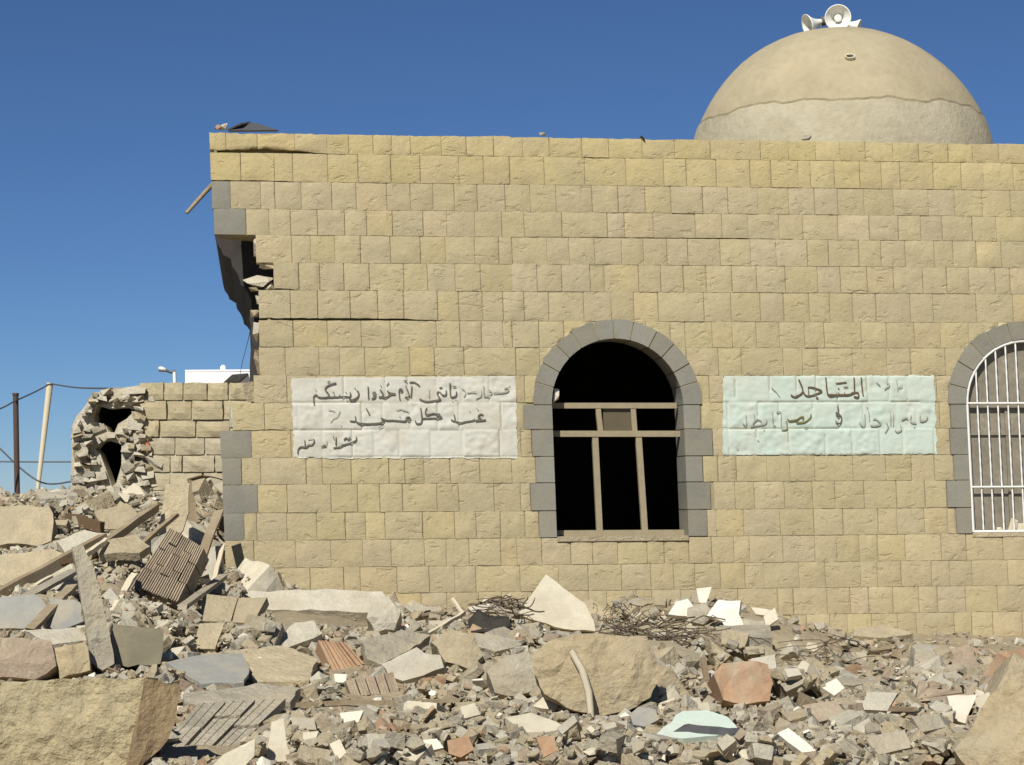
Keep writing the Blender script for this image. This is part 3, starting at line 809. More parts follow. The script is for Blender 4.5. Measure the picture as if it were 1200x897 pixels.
# small vent in the shell
def on_dome(px, py):
    q = ray(px, py); c = mosque.matrix_basis @ Vector(lean(du, DD, DCZ))
    oc = C0 - c; a = q.dot(q); b = 2 * oc.dot(q); cc = oc.dot(oc) - DR * DR
    return C0 + q * ((-b - math.sqrt(max(0, b*b - 4*a*cc))) / (2*a)), c
mosque_inv = mosque.matrix_basis.inverted()
for (px, py, rw, m_, nm) in ((996, 69, 0.05, M_CREAM, 'vent'),):
    p, c = on_dome(px, py); nv = (p - c).normalized()
    mb = MB()
    a = nv.cross(Vector((0, 0, 1))).normalized(); b = a.cross(nv)
    n = 12
    def rg_(r, off, sq): return [p + nv * off + a * math.cos(t * 2 * math.pi / n) * r + b * math.sin(t * 2 * math.pi / n) * r * sq for t in range(n)]
    rings = [rg_(rw, -0.01, 0.7), rg_(rw, 0.035, 0.7), rg_(rw * 0.8, 0.035, 0.6), rg_(rw * 0.75, 0.006, 0.6)]
    V = [mosque_inv @ q for g in rings for q in g]
    Fc = [(i*n+k, i*n+(k+1)%n, (i+1)*n+(k+1)%n, (i+1)*n+k) for i in range(3) for k in range(n)]
    mb.add(V, Fc, False, 0); mb.add(V[-n:], [tuple(range(n))], False, 1)
    mb.build(nm, [m_, M_BLACK], dome)  # black inner disc paints the shade of an open hole

# loudspeakers on the dome
apex = mosque.matrix_basis @ Vector(lean(du, DD, DCZ + DR))
DY = apex.y
SC = DY / F
def horn(loc, direction, rad, length, label, foot):
    t = empty('loudspeaker', foot)
    tag(t, label, 'loudspeaker', 'loudspeakers on the dome')
    dv = Vector(direction).normalized(); a = dv.cross(Vector((0, 0, 1))).normalized(); b = a.cross(dv)
    loc = Vector(loc); n = 24
    def lathe(prof):
        V = [loc - Vector(foot) + dv * x + (a * math.cos(k*2*math.pi/n) + b * math.sin(k*2*math.pi/n)) * r for x, r in prof for k in range(n)]
        Fc = [(i*n+k, i*n+(k+1)%n, (i+1)*n+(k+1)%n, (i+1)*n+k) for i in range(len(prof)-1) for k in range(n)]
        return V, Fc
    prof = []
    for i in range(9):
        s = i / 8; prof.append((-length * (1 - s), rad * (0.24 + 0.76 * s ** 2.2)))
    prof += [(0.012, rad * 1.04), (0.012, rad * 0.97)]
    for i in range(8, -1, -1):
        s = i / 8; prof.append((-length * (1 - s) * 0.9 + 0.002, rad * (0.18 + 0.76 * s ** 2.2)))
    V, Fc = lathe(prof); mk('horn', V, Fc, M_WHITEM, t, smooth=True)
    V, Fc = lathe([(-length * 0.62, 0.001), (-length * 0.3, rad * 0.24), (-length * 0.22, rad * 0.30), (-length * 0.2, rad * 0.26), (-length * 0.22, 0.001)]); mk('reflector', V, Fc, M_WHITEM, t, smooth=True)
    V, Fc = lathe([(-length * 0.66, rad * 0.31), (-length * 0.62, rad * 0.33), (-length * 0.6, rad * 0.30)]); mk('throat_ring', V, Fc, M_GREYM, t, smooth=True)
    V, Fc = lathe([(-length - 0.10, 0.001), (-length - 0.10, rad * 0.40), (-length - 0.09, rad * 0.44), (-length + 0.01, rad * 0.44), (-length + 0.02, rad * 0.26)]); mk('driver', V, Fc, M_GREYM, t, smooth=True)
    mb = MB(); mb.tube([loc - Vector(foot) - dv * length * 0.8, Vector((0, 0, 0.0)), Vector((0, 0, -0.03))], 0.012, 6); mb.build('bracket', M_GREYM, t)
    return t
def spos(px, py, dy=0): return at(px, py, DY + dy)
ft = lambda x, dy=0: tuple(apex + Vector((x, dy, -0.005)))
horn(spos(947, 29.5), (-0.93, -0.28, -0.30), 12.8 * SC, 20 * SC, 'white horn loudspeaker on the dome facing left', ft(-0.13))
horn(spos(982, 21, -0.12), (-0.16, -1.0, -0.12), 15.0 * SC, 26 * SC, 'white horn loudspeaker on the dome facing the viewer', ft(0.0))
horn(spos(1005, 32, 0.06), (0.9, -0.25, -0.35), 9.5 * SC, 19 * SC, 'white horn loudspeaker on the dome facing right, half hidden', ft(0.12))

# ------------------------------------------------------------------ generic builders for rubble and loose things
LAND = []
KEEP = []          # keep-out outlines (pixel polygon, depth)
def pip(x, y, poly):
    c = False; j = len(poly) - 1
    for i in range(len(poly)):
        xi, yi = poly[i]; xj, yj = poly[j]
        if (yi > y) != (yj > y) and x < (xj - xi) * (y - yi) / (yj - yi) + xi: c = not c
        j = i
    return c
def ground_depth(px, py, lift):
    Y = 8.0
    while Y < 21.5:
        p = at(px, py, Y)
        if p.z < H(p.x, p.y) + lift: return Y
        Y += 0.05
    return None
def slab(name, label, cat, pts, Y, k=0.6, kx=0.0, th=0.06, mat=None, amp=0.006, bulge=0.0, taper=1.0, rag=0.010, res=0.05, group=None, keep=True, seed=None, parent=None, edge_mat=None, smooth=False, ground=True):
    """a broken plate or block: photo outline on a tilted plane (depth grows k per metre of height, kx per metre sideways), with real thickness"""
    rr = random.Random(seed if seed is not None else int(pts[0][0] * 7 + pts[0][1] * 13))
    cxp = sum(p[0] for p in pts) / len(pts); cyp = sum(p[1] for p in pts) / len(pts)
    if ground:
        pb = max(pts, key=lambda p: p[1])
        yg = ground_depth(pb[0], pb[1] - 2, 0.05)
        if yg and abs(yg - Y) < 2.0:
            Y = yg + min(k, 3.0) * (pb[1] - cyp) / F * yg * 0.9
    A = at(cxp, cyp, Y)
    nrm = Vector((kx, -1, k)).normalized()
    def hit(px, py):
        q = ray(px, py); t = (A - C0).dot(nrm) / q.dot(nrm); return C0 + q * t
    ax = Vector((1, 0, 0)); ax = (ax - nrm * ax.dot(nrm)).normalized(); az = nrm.cross(ax)
    P3 = [hit(*p) for p in pts]
    P2 = [((p - A).dot(ax), (p - A).dot(az)) for p in P3]
    B = []
    for i in range(len(P2)):
        a, b = P2[i], P2[(i+1) % len(P2)]
        n = max(1, int(math.dist(a, b) / res))
        for q in range(n):
            t = q / n; x = a[0]+(b[0]-a[0])*t; y = a[1]+(b[1]-a[1])*t
            if q: x += rr.uniform(-rag, rag); y += rr.uniform(-rag, rag)
            B.append((x, y))
    nb = len(B)
    xs = [p[0] for p in B]; ys = [p[1] for p in B]
    I = []
    x = min(xs)
    step = res * 1.0
    while x < max(xs):
        y = min(ys)
        while y < max(ys):
            q = (x + rr.uniform(-.35, .35) * step, y + rr.uniform(-.35, .35) * step)
            if pip(q[0], q[1], B) and min(math.dist(q, b) for b in B) > step * 0.45: I.append(q)
            y += step
        x += step
    allp = [Vector(p) for p in B + I]
    vs, es, fs, ov, oe, of_ = delaunay_2d_cdt(allp, [(i, (i+1) % nb) for i in range(nb)], [], 1, 1e-5)
    def ed(q):
        return min(math.dist(q, b) for b in B)
    V = []; maxe = max((ed(i) for i in I), default=0.01)
    sd = rr.uniform(0, 50)
    for q in vs:
        q = (q.x, q.y); e = min(1.0, ed(q) / maxe)
        off = bulge * (1 - (1 - e) ** 2) + amp * noise.noise(Vector((q[0] * 9, q[1] * 9, sd))) * 1.5 + amp * noise.noise(Vector((q[0] * 28, q[1] * 28, sd)))
        V.append(A + ax * q[0] + az * q[1] + nrm * off)
    nv = len(V)
    V2 = [A + ax * q.x * taper + az * q.y * taper - nrm * (th + amp * noise.noise(Vector((q.x * 12, q.y * 12, sd + 9)))) for q in vs]
    Fc = [tuple(f) for f in fs] + [tuple(i + nv for i in reversed(f)) for f in fs]
    # boundary edges
    cnt = {}
    for f in fs:
        for i in range(len(f)):
            e = (f[i], f[(i+1) % len(f)]); cnt[e] = 1
    for (a, b) in list(cnt):
        if (b, a) not in cnt: Fc.append((a, a + nv, b + nv, b))
    allv = V + V2
    org = (A.x, A.y, min(v.z for v in allv))
    if parent is not None: org = None
    o = mk(name, allv, Fc, [mat] + ([edge_mat] if edge_mat else []), parent, org)
    bm = bmesh.new(); bm.from_mesh(o.data); bmesh.ops.recalc_face_normals(bm, faces=bm.faces); bm.to_mesh(o.data); bm.free()
    if smooth: o.data.polygons.foreach_set('use_smooth', [True] * len(o.data.polygons))
    if label: tag(o, label, cat, group)
    if keep: KEEP.append((pts, Y)); 
    if keep and label: LAND.append((label, cxp, cyp))
    return o
def beam(name, label, cat, a, b, w, h, mat, group=None, parent=None, keep=True, rough=0.004, nseg=6):
    """sawn timber or bar between two (px, py, Y)"""
    A, B = at(*a), at(*b); t = (B - A).normalized()
    s = t.cross(Vector((0, 0, 1))); s.normalize(); u = s.cross(t)
    rr = random.Random(int(a[0] * 3 + a[1]))
    V = []; n = nseg
    for i in range(n + 1):
        c = A.lerp(B, i / n) + Vector((rr.uniform(-1, 1), rr.uniform(-1, 1), rr.uniform(-1, 1))) * rough
        for (p, q) in ((-1, -1), (1, -1), (1, 1), (-1, 1)):
            e = rr.uniform(-0.03, 0.03) if i in (0, n) else 0
            V.append(c + s * p * w / 2 + u * q * h / 2 + t * e)
    Fc = [(i*4+k, i*4+(k+1) % 4, (i+1)*4+(k+1) % 4, (i+1)*4+k) for i in range(n) for k in range(4)] + [(3, 2, 1, 0), (n*4, n*4+1, n*4+2, n*4+3)]
    # object space along its own length for the wood grain
    rot = Matrix((s, u, t)).transposed()
    inv = rot.inverted()
    me_v = [inv @ (v - A) for v in V]
    o = mk(name, me_v, Fc, mat, parent)
    o.matrix_world = Matrix.Translation(A) @ rot.to_4x4()
    if label: tag(o, label, cat, group)
    if keep:
        wpx = max(w, h) * F / A.y * 0.6
        KEEP.append(([(a[0]-wpx*0.3, a[1]-wpx), (b[0]+wpx*0.3, b[1]-wpx), (b[0]+wpx*0.3, b[1]+wpx*0.6), (a[0]-wpx*0.3, a[1]+wpx*0.6)], min(a[2], b[2])))
    return o

# ------------------------------------------------------------------ ruined wall behind, left of the mosque
YR = 21.0
ruin = empty('ruined_wall', at(190, 640, YR)); ruin.location.z = 0.9
tag(ruin, 'half collapsed block wall with a ragged dark hole, left of the mosque', 'wall')
RO = Vector(ruin.location)
def RP(px, py, d=0.0): return at(px, py, YR + d) - RO
def rext(name, outer, holes, d0, d1, mat):
    pts = [outer] + holes
    polys = [[Vector((RP(*p).x, RP(*p).z, 0)) for p in q] for q in pts]
    flat = [p for q in polys for p in q]; tris = tessellate_polygon(polys); n = len(flat)
    y0 = YR - RO.y
    V = [(p.x, y0 + d0, p.y) for p in flat] + [(p.x, y0 + d1, p.y) for p in flat]
    Fc = [tuple(t) for t in tris] + [tuple(i + n for i in reversed(t)) for t in tris]
    b = 0
    for q in polys:
        for k in range(len(q)): k2 = (k+1) % len(q); Fc.append((b+k, b+k2, b+k2+n, b+k+n))
        b += len(q)
    o = mk(name, V, Fc, mat, ruin)
    bm = bmesh.new(); bm.from_mesh(o.data); bmesh.ops.recalc_face_normals(bm, faces=bm.faces); bm.to_mesh(o.data); bm.free()
    return o
r_out = [(84, 650), (83, 560), (84, 500), (89, 488), (98, 478), (108, 462), (122, 457), (140, 456), (160, 452), (345, 450), (345, 650)]
hole1 = [(109, 484), (113, 475), (126, 479), (146, 477), (158, 481), (148, 491), (138, 497), (134, 507), (127, 506), (124, 500), (117, 496), (110, 494)]
hole2 = [(118, 518), (126, 516), (142, 521), (142, 545), (136, 566), (131, 571), (125, 553), (117, 532), (111, 526)]
core = rext('wall_core', r_out, [hole1, hole2], 0.014, 0.28, M_CONC2)
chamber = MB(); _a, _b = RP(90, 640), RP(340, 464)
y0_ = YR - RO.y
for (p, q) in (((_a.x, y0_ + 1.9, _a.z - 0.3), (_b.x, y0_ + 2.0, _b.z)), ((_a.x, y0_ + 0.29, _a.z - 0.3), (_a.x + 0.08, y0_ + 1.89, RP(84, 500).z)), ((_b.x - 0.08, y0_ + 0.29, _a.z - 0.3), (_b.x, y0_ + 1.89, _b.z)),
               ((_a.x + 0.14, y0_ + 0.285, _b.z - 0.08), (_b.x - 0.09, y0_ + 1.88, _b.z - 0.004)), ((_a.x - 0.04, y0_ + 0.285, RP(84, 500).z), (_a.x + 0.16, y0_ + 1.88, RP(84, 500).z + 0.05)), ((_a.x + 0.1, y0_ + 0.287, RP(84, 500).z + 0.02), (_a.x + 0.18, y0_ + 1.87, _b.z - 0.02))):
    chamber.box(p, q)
chamber.build('chamber', M_DARK, ruin)  # closed box put behind the holes, their deep shade painted near black
rrows = [448, 469.5, 492.5, 513, 533.5, 554, 575, 596, 617, 638]
rtr = {0: [163, 192, 215, 243, 268, 296, 330], 1: [158, 196, 225, 262, 300, 330], 2: [170, 187, 230, 270, 305, 340], 3: [162, 205, 240, 280, 320], 4: [166, 200, 214, 252, 290, 330]}
rr = random.Random(5)
for r in range(len(rrows) - 1):
    js = rtr.get(r)
    if not js:
        js = [rr.uniform(158, 170)]
        while js[-1] < 320: js.append(js[-1] + rr.uniform(24, 44))
    for a, b in zip(js[:-1], js[1:]):
        y0, y1 = rrows[r] + 0.8, rrows[r+1] - 0.8
        pr = rr.uniform(0, 0.03)
        P = []
        nu, nz = 4, 3
        sd = rr.uniform(0, 90)
        V = []
        for j in range(nz + 1):
            for i in range(nu + 1):
                px = a + 0.8 + (b - a - 1.6) * i / nu + (rr.uniform(-0.6, 0.6)); py = y0 + (y1 - y0) * j / nz + rr.uniform(-0.5, 0.5)
                e = 0 if (i in (0, nu) or j in (0, nz)) else 1
                q = RP(px, py); V.append((q.x, q.y - pr - 0.012 * e - 0.02 * e * noise.noise(Vector((px * .1, py * .1, sd))), q.z))
        n0 = len(V); Fc = [(j*(nu+1)+i, (j+1)*(nu+1)+i, (j+1)*(nu+1)+i+1, j*(nu+1)+i+1) for j in range(nz) for i in range(nu)]
        ring = [i for i in range(nu)] + [nu + j*(nu+1) for j in range(nz)] + [nz*(nu+1)+i for i in range(nu, 0, -1)] + [j*(nu+1) for j in range(nz, 0, -1)]
        V += [V[i] for i in ring] + [(V[i][0], V[i][1] + 0.2, V[i][2]) for i in ring]; m = len(ring)
        Fc += [(n0+k, n0+(k+1) % m, n0+m+(k+1) % m, n0+m+k) for k in range(m)]
        v_ = rr.gauss(1, 0.05)
        t = tuple(c * v_ for c in srgb(174, 162, 130)) if r < 3 else tuple(c * v_ for c in srgb(176, 166, 140))
        mk('block', V, Fc, M_STONE, core, tint=t)
# red mark sprayed on the blocks
q = [RP(170, 523, -0.06), RP(173, 514, -0.06), RP(175, 525, -0.06), RP(172, 531, -0.06)]
mk('paint_mark', q, [(0, 1, 2, 3)], M_REDP, core)
# rubble core of the broken end
cr = random.Random(9)
edgeL = lambda yy: float(np.interp(yy, [452, 462, 478, 488, 500, 650], [124, 106, 98, 90, 84, 83]))
cnt = 0
for layer, (hmin, hmax, wmin, wmax, fwd, skip) in enumerate(((8, 13, 13, 27, 0.0, 0.0), (4, 8, 6, 15, 0.06, 0.5))):
    y = 455
    while y < 640:
        hgt = cr.uniform(hmin, hmax); x = edgeL(y) + cr.uniform(-3, 3)
        while x < 169 - layer * 3:
            w = cr.uniform(wmin, wmax)
            cxp, cyp = x + w / 2, y + hgt / 2 + cr.uniform(-3, 3)
            if cr.random() >= skip and not any((pip(cxp + ox * w, cyp + oy * hgt, hole1) or pip(cxp + ox * w, cyp + oy * hgt, hole2)) for ox in (-0.38, 0, 0.38) for oy in (-0.3, 0, 0.3)):
                pts = []; pr = cr.uniform(-0.05, 0.05) + fwd; rot_ = cr.gauss(0, 0.22)
                for sx in (-1, 1):
                    for sy in (-1, 1):
                        for sz in (0, 1):
                            ex, ey = sx * w * 0.5 * cr.uniform(0.55, 1.15), sy * hgt * 0.52 * cr.uniform(0.5, 1.15)
                            pts.append(RP(cxp + ex * math.cos(rot_) - ey * math.sin(rot_), cyp + ex * math.sin(rot_) + ey * math.cos(rot_), (0.16 if sz else -0.04 * cr.random()) - pr + cr.uniform(-0.03, 0.03)))
                V, Fc = lump(pts, cnt)
                mk('core_stone', V, Fc, cr.choice([M_CONC2, M_CONC2, M_CONC2, M_TAN, M_CONC]), core); cnt += 1
            x += w * 0.9
        y += hgt * 0.85

# ------------------------------------------------------------------ far things: poles, lamp, wires, white house
def pole(name, label, cat, a, b, r0, r1, mat):
    A, B = at(*a), at(*b); mb = MB(); t = (A - B).normalized()
    n = 10
    mb.tube([B - B - t * 0.6] + [(A - B) * (i / n) for i in range(n + 1)], [r0] + [r0 + (r1 - r0) * i / n for i in range(n + 1)], 10)
    o = mb.build(name, mat, None); o.location = B
    return tag(o, label, cat)
p1 = pole('metal_pole', 'dark brown metal pole standing upright at the far left', 'pole', (18.3, 462, 26), (20.3, 588, 26), 0.036, 0.036, M_BROWNM)
mb = MB(); A = at(18.3, 462, 26) - Vector(p1.location); mb.tube([A + Vector((0, 0, -0.02)), A + Vector((0, 0, 0.012))], 0.042, 10); mb.build('cap', M_BROWNM, p1)
p2 = pole('wooden_pole', 'pale wooden pole leaning to the right beside the dark pole', 'pole', (58.6, 449, 30), (43.5, 580, 30), 0.03, 0.05, M_PWOOD)
mb = MB(); A = at(58.6, 449, 30) - Vector(p2.location)
mb.tube([A + Vector((-0.05, -0.04, -0.03)), A + Vector((0.06, -0.04, -0.02))], 0.014, 6); mb.build('insulator', M_GREYM, p2)
def wire(label, pts, r=0.011):
    P = [at(*p) for p in pts]; mb = MB()
    Q = []
    for i in range(len(P) - 1):
        a, b, c, d = P[max(i-1, 0)], P[i], P[i+1], P[min(i+2, len(P)-1)]
        for k in range(8):
            t = k / 8; Q.append(0.5*((2*b)+(c-a)*t+(2*a-5*b+4*c-d)*t*t+(d-a+3*b-3*c)*t**3))
    Q.append(P[-1]); B = Q[0].copy(); mb.tube([q - B for q in Q], r, 5)
    o = mb.build('overhead_wire', M_GREYM); o.location = B
    return tag(o, label, 'wire', 'wires at the left')
wire('upper wire sagging from the frame edge over the dark pole to the leaning pole', [(-40, 492, 25), (0, 479, 25.5), (18, 470, 25.9), (40, 460, 28), (58, 450.5, 29.9)])
wire('upper wire running from the leaning pole to the ruined wall', [(59.5, 450, 29.9), (90, 454.5, 27), (125, 455.5, 23), (150, 457, 21.6)])
wire('drooping wire looping low behind the two poles', [(-20, 508, 27), (0, 526, 27), (24, 549, 27), (45, 564, 27), (62, 567.5, 27), (84, 564.5, 25), (110, 560, 22.5)])
wire('straight level wire low behind the two poles', [(-20, 541, 34), (30, 541.5, 34), (90, 541.5, 34), (120, 541.5, 34)], 0.013)
wire('thin slack wire rising beside the broken corner of the mosque', [(280, 446, 24), (284, 425, 24), (290, 402, 22), (297, 372, 18.5)], 0.004)
# street lamp
lb = at(205.5, 470, 36)
lamp = empty('street_lamp', lb); tag(lamp, 'small street lamp showing above the ruined wall', 'street lamp')
LP = lambda px, py: at(px, py, 36) - lb
mb = MB(); mb.tube([Vector((0, 0, -3.0)), LP(205, 455), LP(204.5, 436)], 0.032, 8); mb.build('post', M_WHITEM, lamp)
mb = MB(); mb.tube([LP(205.5, 435.5), LP(200, 436.5), LP(194, 434)], 0.026, 8); mb.build('arm', M_GREYM, lamp)
V = []
for (px, rz, ry) in ((185.5, .2, .25), (187, .7, .8), (190.5, 1, 1), (194, .7, .8), (195.5, .3, .4)):
    c = LP(px, 431.5 + (px - 185) * 0.22)
    for k in range(10):
        a_ = k * math.pi / 5; V.append(c + Vector((0, math.cos(a_) * 0.09 * ry, math.sin(a_) * 0.045 * rz)))
Fc = [(i*10+k, i*10+(k+1) % 10, (i+1)*10+(k+1) % 10, (i+1)*10+k) for i in range(4) for k in range(10)] + [tuple(range(9, -1, -1)), tuple(range(40, 50))]
mk('lamp_head', V, Fc, M_WHITEM, lamp, smooth=True)
c = LP(190.3, 434); mb = MB(); mb.box((c.x - 0.06, c.y - 0.05, c.z - 0.03), (c.x + 0.055, c.y + 0.05, c.z + 0.0)); mb.build('lens', M_GREYM, lamp)
# white house
YH = 42.0
hb = at(255, 448, YH); hb.z = 0
house = empty('white_house', hb); tag(house, 'white flat-roofed house showing above the ruined wall', 'house')
HPp = lambda px, py, dy=0: at(px, py, YH + dy) - hb
a, b = HPp(217, 436), HPp(330, 436)
mb = MB(); mb.box((a.x, 0, -0.5), (b.x, 4, a.z)); mb.build('wall', M_HOUSE, house)
rf = MB(); rf.box((a.x, -0.012, a.z + 0.002), (b.x, 4.01, a.z + 0.04)); roof = rf.build('roof', M_HOUSE, house)
c = HPp(257, 434); mb = MB(); mb.box((c.x - 0.05, 0.5, a.z + 0.06), (c.x + 0.05, 0.6, a.z + 0.14)); mb.box((c.x - 0.03, 0.53, a.z + 0.14), (c.x + 0.03, 0.57, a.z + 0.17)); mb.build('roof_vent', M_HOUSE, roof)
q0 = [HPp(262, 448, -1.2), HPp(279, 448, -1.2), HPp(291, 437.5, 0), HPp(272, 439, 0)]
V = [*q0] + [p + Vector((0.0, 0.02, -0.04)) for p in q0]
mk('awning', V, [(0,1,2,3), (7,6,5,4), (0,4,5,1), (1,5,6,2), (2,6,7,3), (3,7,4,0)], M_BLACK, house)

# ------------------------------------------------------------------ on top of the mosque wall
def topz(px, py, dd=0.15): # point on the wall plane in world
    return mosque.matrix_basis @ Vector(Wl(px, py, dd))
def world_slab_top(name, label, cat, pts, dd, th, mat):
    V = [mosque.matrix_basis @ Vector(Wl(p[0], p[1], dd + p[2])) for p in pts]
    B = V[0].copy(); n = len(V)
    V2 = [v + Vector((0, 0.01, -th)) for v in V]
    cen = sum(V, Vector()) / n
    o = mk(name, [v - B for v in V + V2], [tuple(range(n)), tuple(reversed(range(n, 2*n)))] + [(k, k+n, (k+1) % n+n, (k+1) % n) for k in range(n)], mat)
    o.location = B
    bm = bmesh.new(); bm.from_mesh(o.data); bmesh.ops.recalc_face_normals(bm, faces=bm.faces); bm.to_mesh(o.data); bm.free()
    return tag(o, label, cat)
world_slab_top('metal_sheet', 'bent dark metal sheet lying on the broken corner of the parapet', 'metal sheet', [(268, 153, 0), (290, 143.5, 0.25), (303, 145, 0.25), (326, 152.5, 0.0)], 0.02, 0.012, M_GREYM)
world_slab_top('metal_sheet', 'pale bent metal sheet under the dark sheet on the parapet corner', 'metal sheet', [(266, 152, 0.02), (282, 144.5, 0.05), (294, 142.5, 0.3), (280, 149, 0.4)], 0.0, 0.01, M_CONC2)
for k, (a, b, c, d_, m_, lab) in enumerate([(249, 146, 260, 153, M_BRICK, 'small reddish stone at the left end of the parapet'), (257, 144.5, 268, 153, M_CONC2, 'small pale stone on the parapet beside the metal sheet'),
                                         (749, 157.5, 756, 167, M_BLACK, 'small dark knob on top of the parapet left of the dome'), (938, 158, 953, 165, M_CONC, 'small flat stone on the parapet below the dome'),
                                         (630, 155, 640, 160, M_TAN, 'small tan stone on the parapet middle')]):
    rr = random.Random(k); pts = [mosque.matrix_basis @ Vector(Wl(rr.uniform(a, c), rr.uniform(b, d_), rr.uniform(-0.012, 0.08))) for _ in range(16)]
    V, Fc = lump(pts, k); o = mk('loose_stone', V, Fc, m_, None, tuple(pts[0])); tag(o, lab, 'stone')
A = topz(218.5, 250, 0.5); B = topz(262, 203, 0.6)
mb = MB(); mb.tube([Vector((0, 0, 0)), (B - A) * 0.5 + Vector((0.004, 0, 0.01)), B - A], [0.016, 0.02, 0.02], 6); o = mb.build('broken_timber', M_WOOD); o.location = A
tag(o, 'short broken timber sticking out from behind the mosque corner', 'timber')

# ------------------------------------------------------------------ rubble: the large pieces one by one
slab('hewn_block', 'large yellow rough-hewn stone block in the bottom left corner', 'stone', [(-40, 800), (60, 797), (130, 796), (172, 794), (168, 830), (160, 870), (152, 905), (-40, 915)], 9.0, 0.1, 0.0, 0.30, M_HEWN, amp=0.014, bulge=0.012, rag=0.008, res=0.04, ground=False)
slab('hewn_block_end', None, None, [(169, 795), (212, 803), (206, 845), (196, 868), (160, 905), (150, 900), (157, 860), (165, 825)], 8.985, 0.1, 0.4, 0.22, M_BROCK, amp=0.010, rag=0.006, res=0.04, parent=None, ground=False)
o = bpy.data.objects['hewn_block_end']; hb_ = bpy.data.objects['hewn_block']
w = o.location.copy(); o.parent = hb_; o.location = w - hb_.location; o.name = 'end_face'
slab('concrete_slab', 'flat tan concrete slab at the left frame edge, topmost of the heap', 'slab', [(-40, 594), (20, 592), (58, 594), (63, 612), (60, 634), (44, 640), (20, 637), (-40, 642)], 16.3, 0.7, 0, 0.30, M_TAN, amp=0.006, res=0.07, ground=False)
slab('concrete_slab', 'tan concrete slab at the left frame edge under the topmost slab', 'slab', [(-40, 652), (30, 648), (62, 644), (84, 652), (56, 674), (10, 688), (-40, 692)], 15.3, 1.0, 0, 0.16, M_TAN, amp=0.01, res=0.07, ground=False)
slab('concrete_slab', 'small tan slab between the topmost slab and the ruined wall', 'slab', [(66, 634), (100, 622), (140, 628), (112, 644), (76, 648)], 15.8, 1.2, 0.1, 0.10, M_CONC2, amp=0.012, res=0.07, ground=False)
beam('timber', 'long dusty timber rising from the left edge across the heap', 'timber', (-30, 712, 14.0), (122, 632, 15.0), 0.06, 0.075, M_WOOD)
beam('timber', 'grey plank lying across the left heap below the long timber', 'timber', (16, 708, 13.3), (90, 668, 14.1), 0.09, 0.025, M_CONC)
beam('timber', 'short plank leaning on the mosque corner', 'timber', (228, 676, 15.0), (256, 600, 16.0), 0.07, 0.03, M_WOOD)
beam('timber', 'thin batten standing by the mosque corner', 'timber', (247, 694, 14.8), (261, 640, 15.8), 0.03, 0.03, M_PWOOD)
beam('timber', 'pale batten lying on the heap above the brick panel', 'timber', (138, 662, 14.6), (206, 604, 15.8), 0.035, 0.03, M_WOOD)
beam('timber', 'dusty plank left of the concrete post', 'timber', (36, 738, 12.7), (86, 686, 13.4), 0.07, 0.03, M_WOOD)
beam('timber', 'thin stick lying level under the topmost slab', 'timber', (64, 660, 14.6), (132, 650, 14.8), 0.03, 0.03, M_DWOOD)
beam('timber', 'splintered plank lying right of the brick panel', 'timber', (214, 712, 13.4), (262, 676, 14.4), 0.06, 0.03, M_CONC)
slab('concrete_slab', 'dusty slab overhanging a dark gap above the concrete post', 'slab', [(112, 636), (158, 627), (176, 640), (164, 648), (116, 650)], 14.6, 1.8, 0.1, 0.06, M_TAN, amp=0.008, ground=False)
KEEP.append(([(96, 646), (170, 646), (166, 662), (110, 664)], 14.4))
slab('concrete_slab', 'grey slab tilted between the brick panel and the mosque corner', 'slab', [(236, 646), (258, 640), (262, 672), (246, 688), (232, 676)], 15.0, 0.5, -0.2, 0.06, M_CONC2, amp=0.008)
slab('concrete_slab', 'pale slab tilted beside the top of the concrete post', 'slab', [(48, 668), (82, 658), (90, 684), (64, 696)], 13.9, 0.9, 0.2, 0.06, M_CONC2, amp=0.008)
slab('concrete_slab', 'tan slab leaning at the foot of the ruined wall', 'slab', [(110, 600), (148, 590), (164, 604), (150, 622), (118, 620)], 17.6, 0.8, 0.1, 0.08, M_TAN, amp=0.01)
beam('timber', 'dusty timber pointing up at the ruined wall', 'timber', (104, 650, 14.6), (183, 595, 16.0), 0.05, 0.06, M_WOOD)
beam('timber', 'dark brown short timber lying below the ruined wall', 'timber', (80, 607, 17.0), (120, 618, 16.6), 0.06, 0.08, M_DWOOD)
beam('timber', 'thin pale batten lying along the long timber at the left', 'timber', (0, 716, 13.4), (60, 676, 14.2), 0.03, 0.03, M_PWOOD)
beam('timber', 'pale white board leaning against the brick panel', 'timber', (131, 718, 13.2), (157, 673, 13.8), 0.045, 0.02, M_PWOOD)
beam('timber', 'thin pale batten beside the concrete post top', 'timber', (98, 653, 14.2), (124, 634, 14.6), 0.03, 0.035, M_PWOOD)
slab('concrete_post', 'grey broken concrete post leaning in the heap at the left', 'post', [(84, 641), (97, 637), (108, 660), (118, 700), (128, 740), (134, 778), (120, 786), (106, 776), (101, 740), (95, 700), (90, 668)], 13.0, 0.35, 0.2, 0.14, M_CONC, amp=0.012, rag=0.006, res=0.05)
for k, (a, b, c, d_) in enumerate([(108, 770, 124, 786), (118, 764, 134, 784), (104, 756, 116, 774)]):
    rr = random.Random(40 + k); pts = [at(rr.uniform(a, c), rr.uniform(b, d_), rr.uniform(12.7, 12.9)) - bpy.data.objects['concrete_post'].location for _ in range(14)]
    V, Fc = lump(pts, k); mk('broken_end', V, Fc, M_CONC, bpy.data.objects['concrete_post'])
slab('board', 'wide tan board leaning against the ruined wall', 'board', [(194, 568), (222, 566), (221, 600), (214, 622), (200, 640), (184, 655), (186, 620), (191, 592)], 18.0, 0.25, 0, 0.03, M_TAN, amp=0.008, res=0.08)
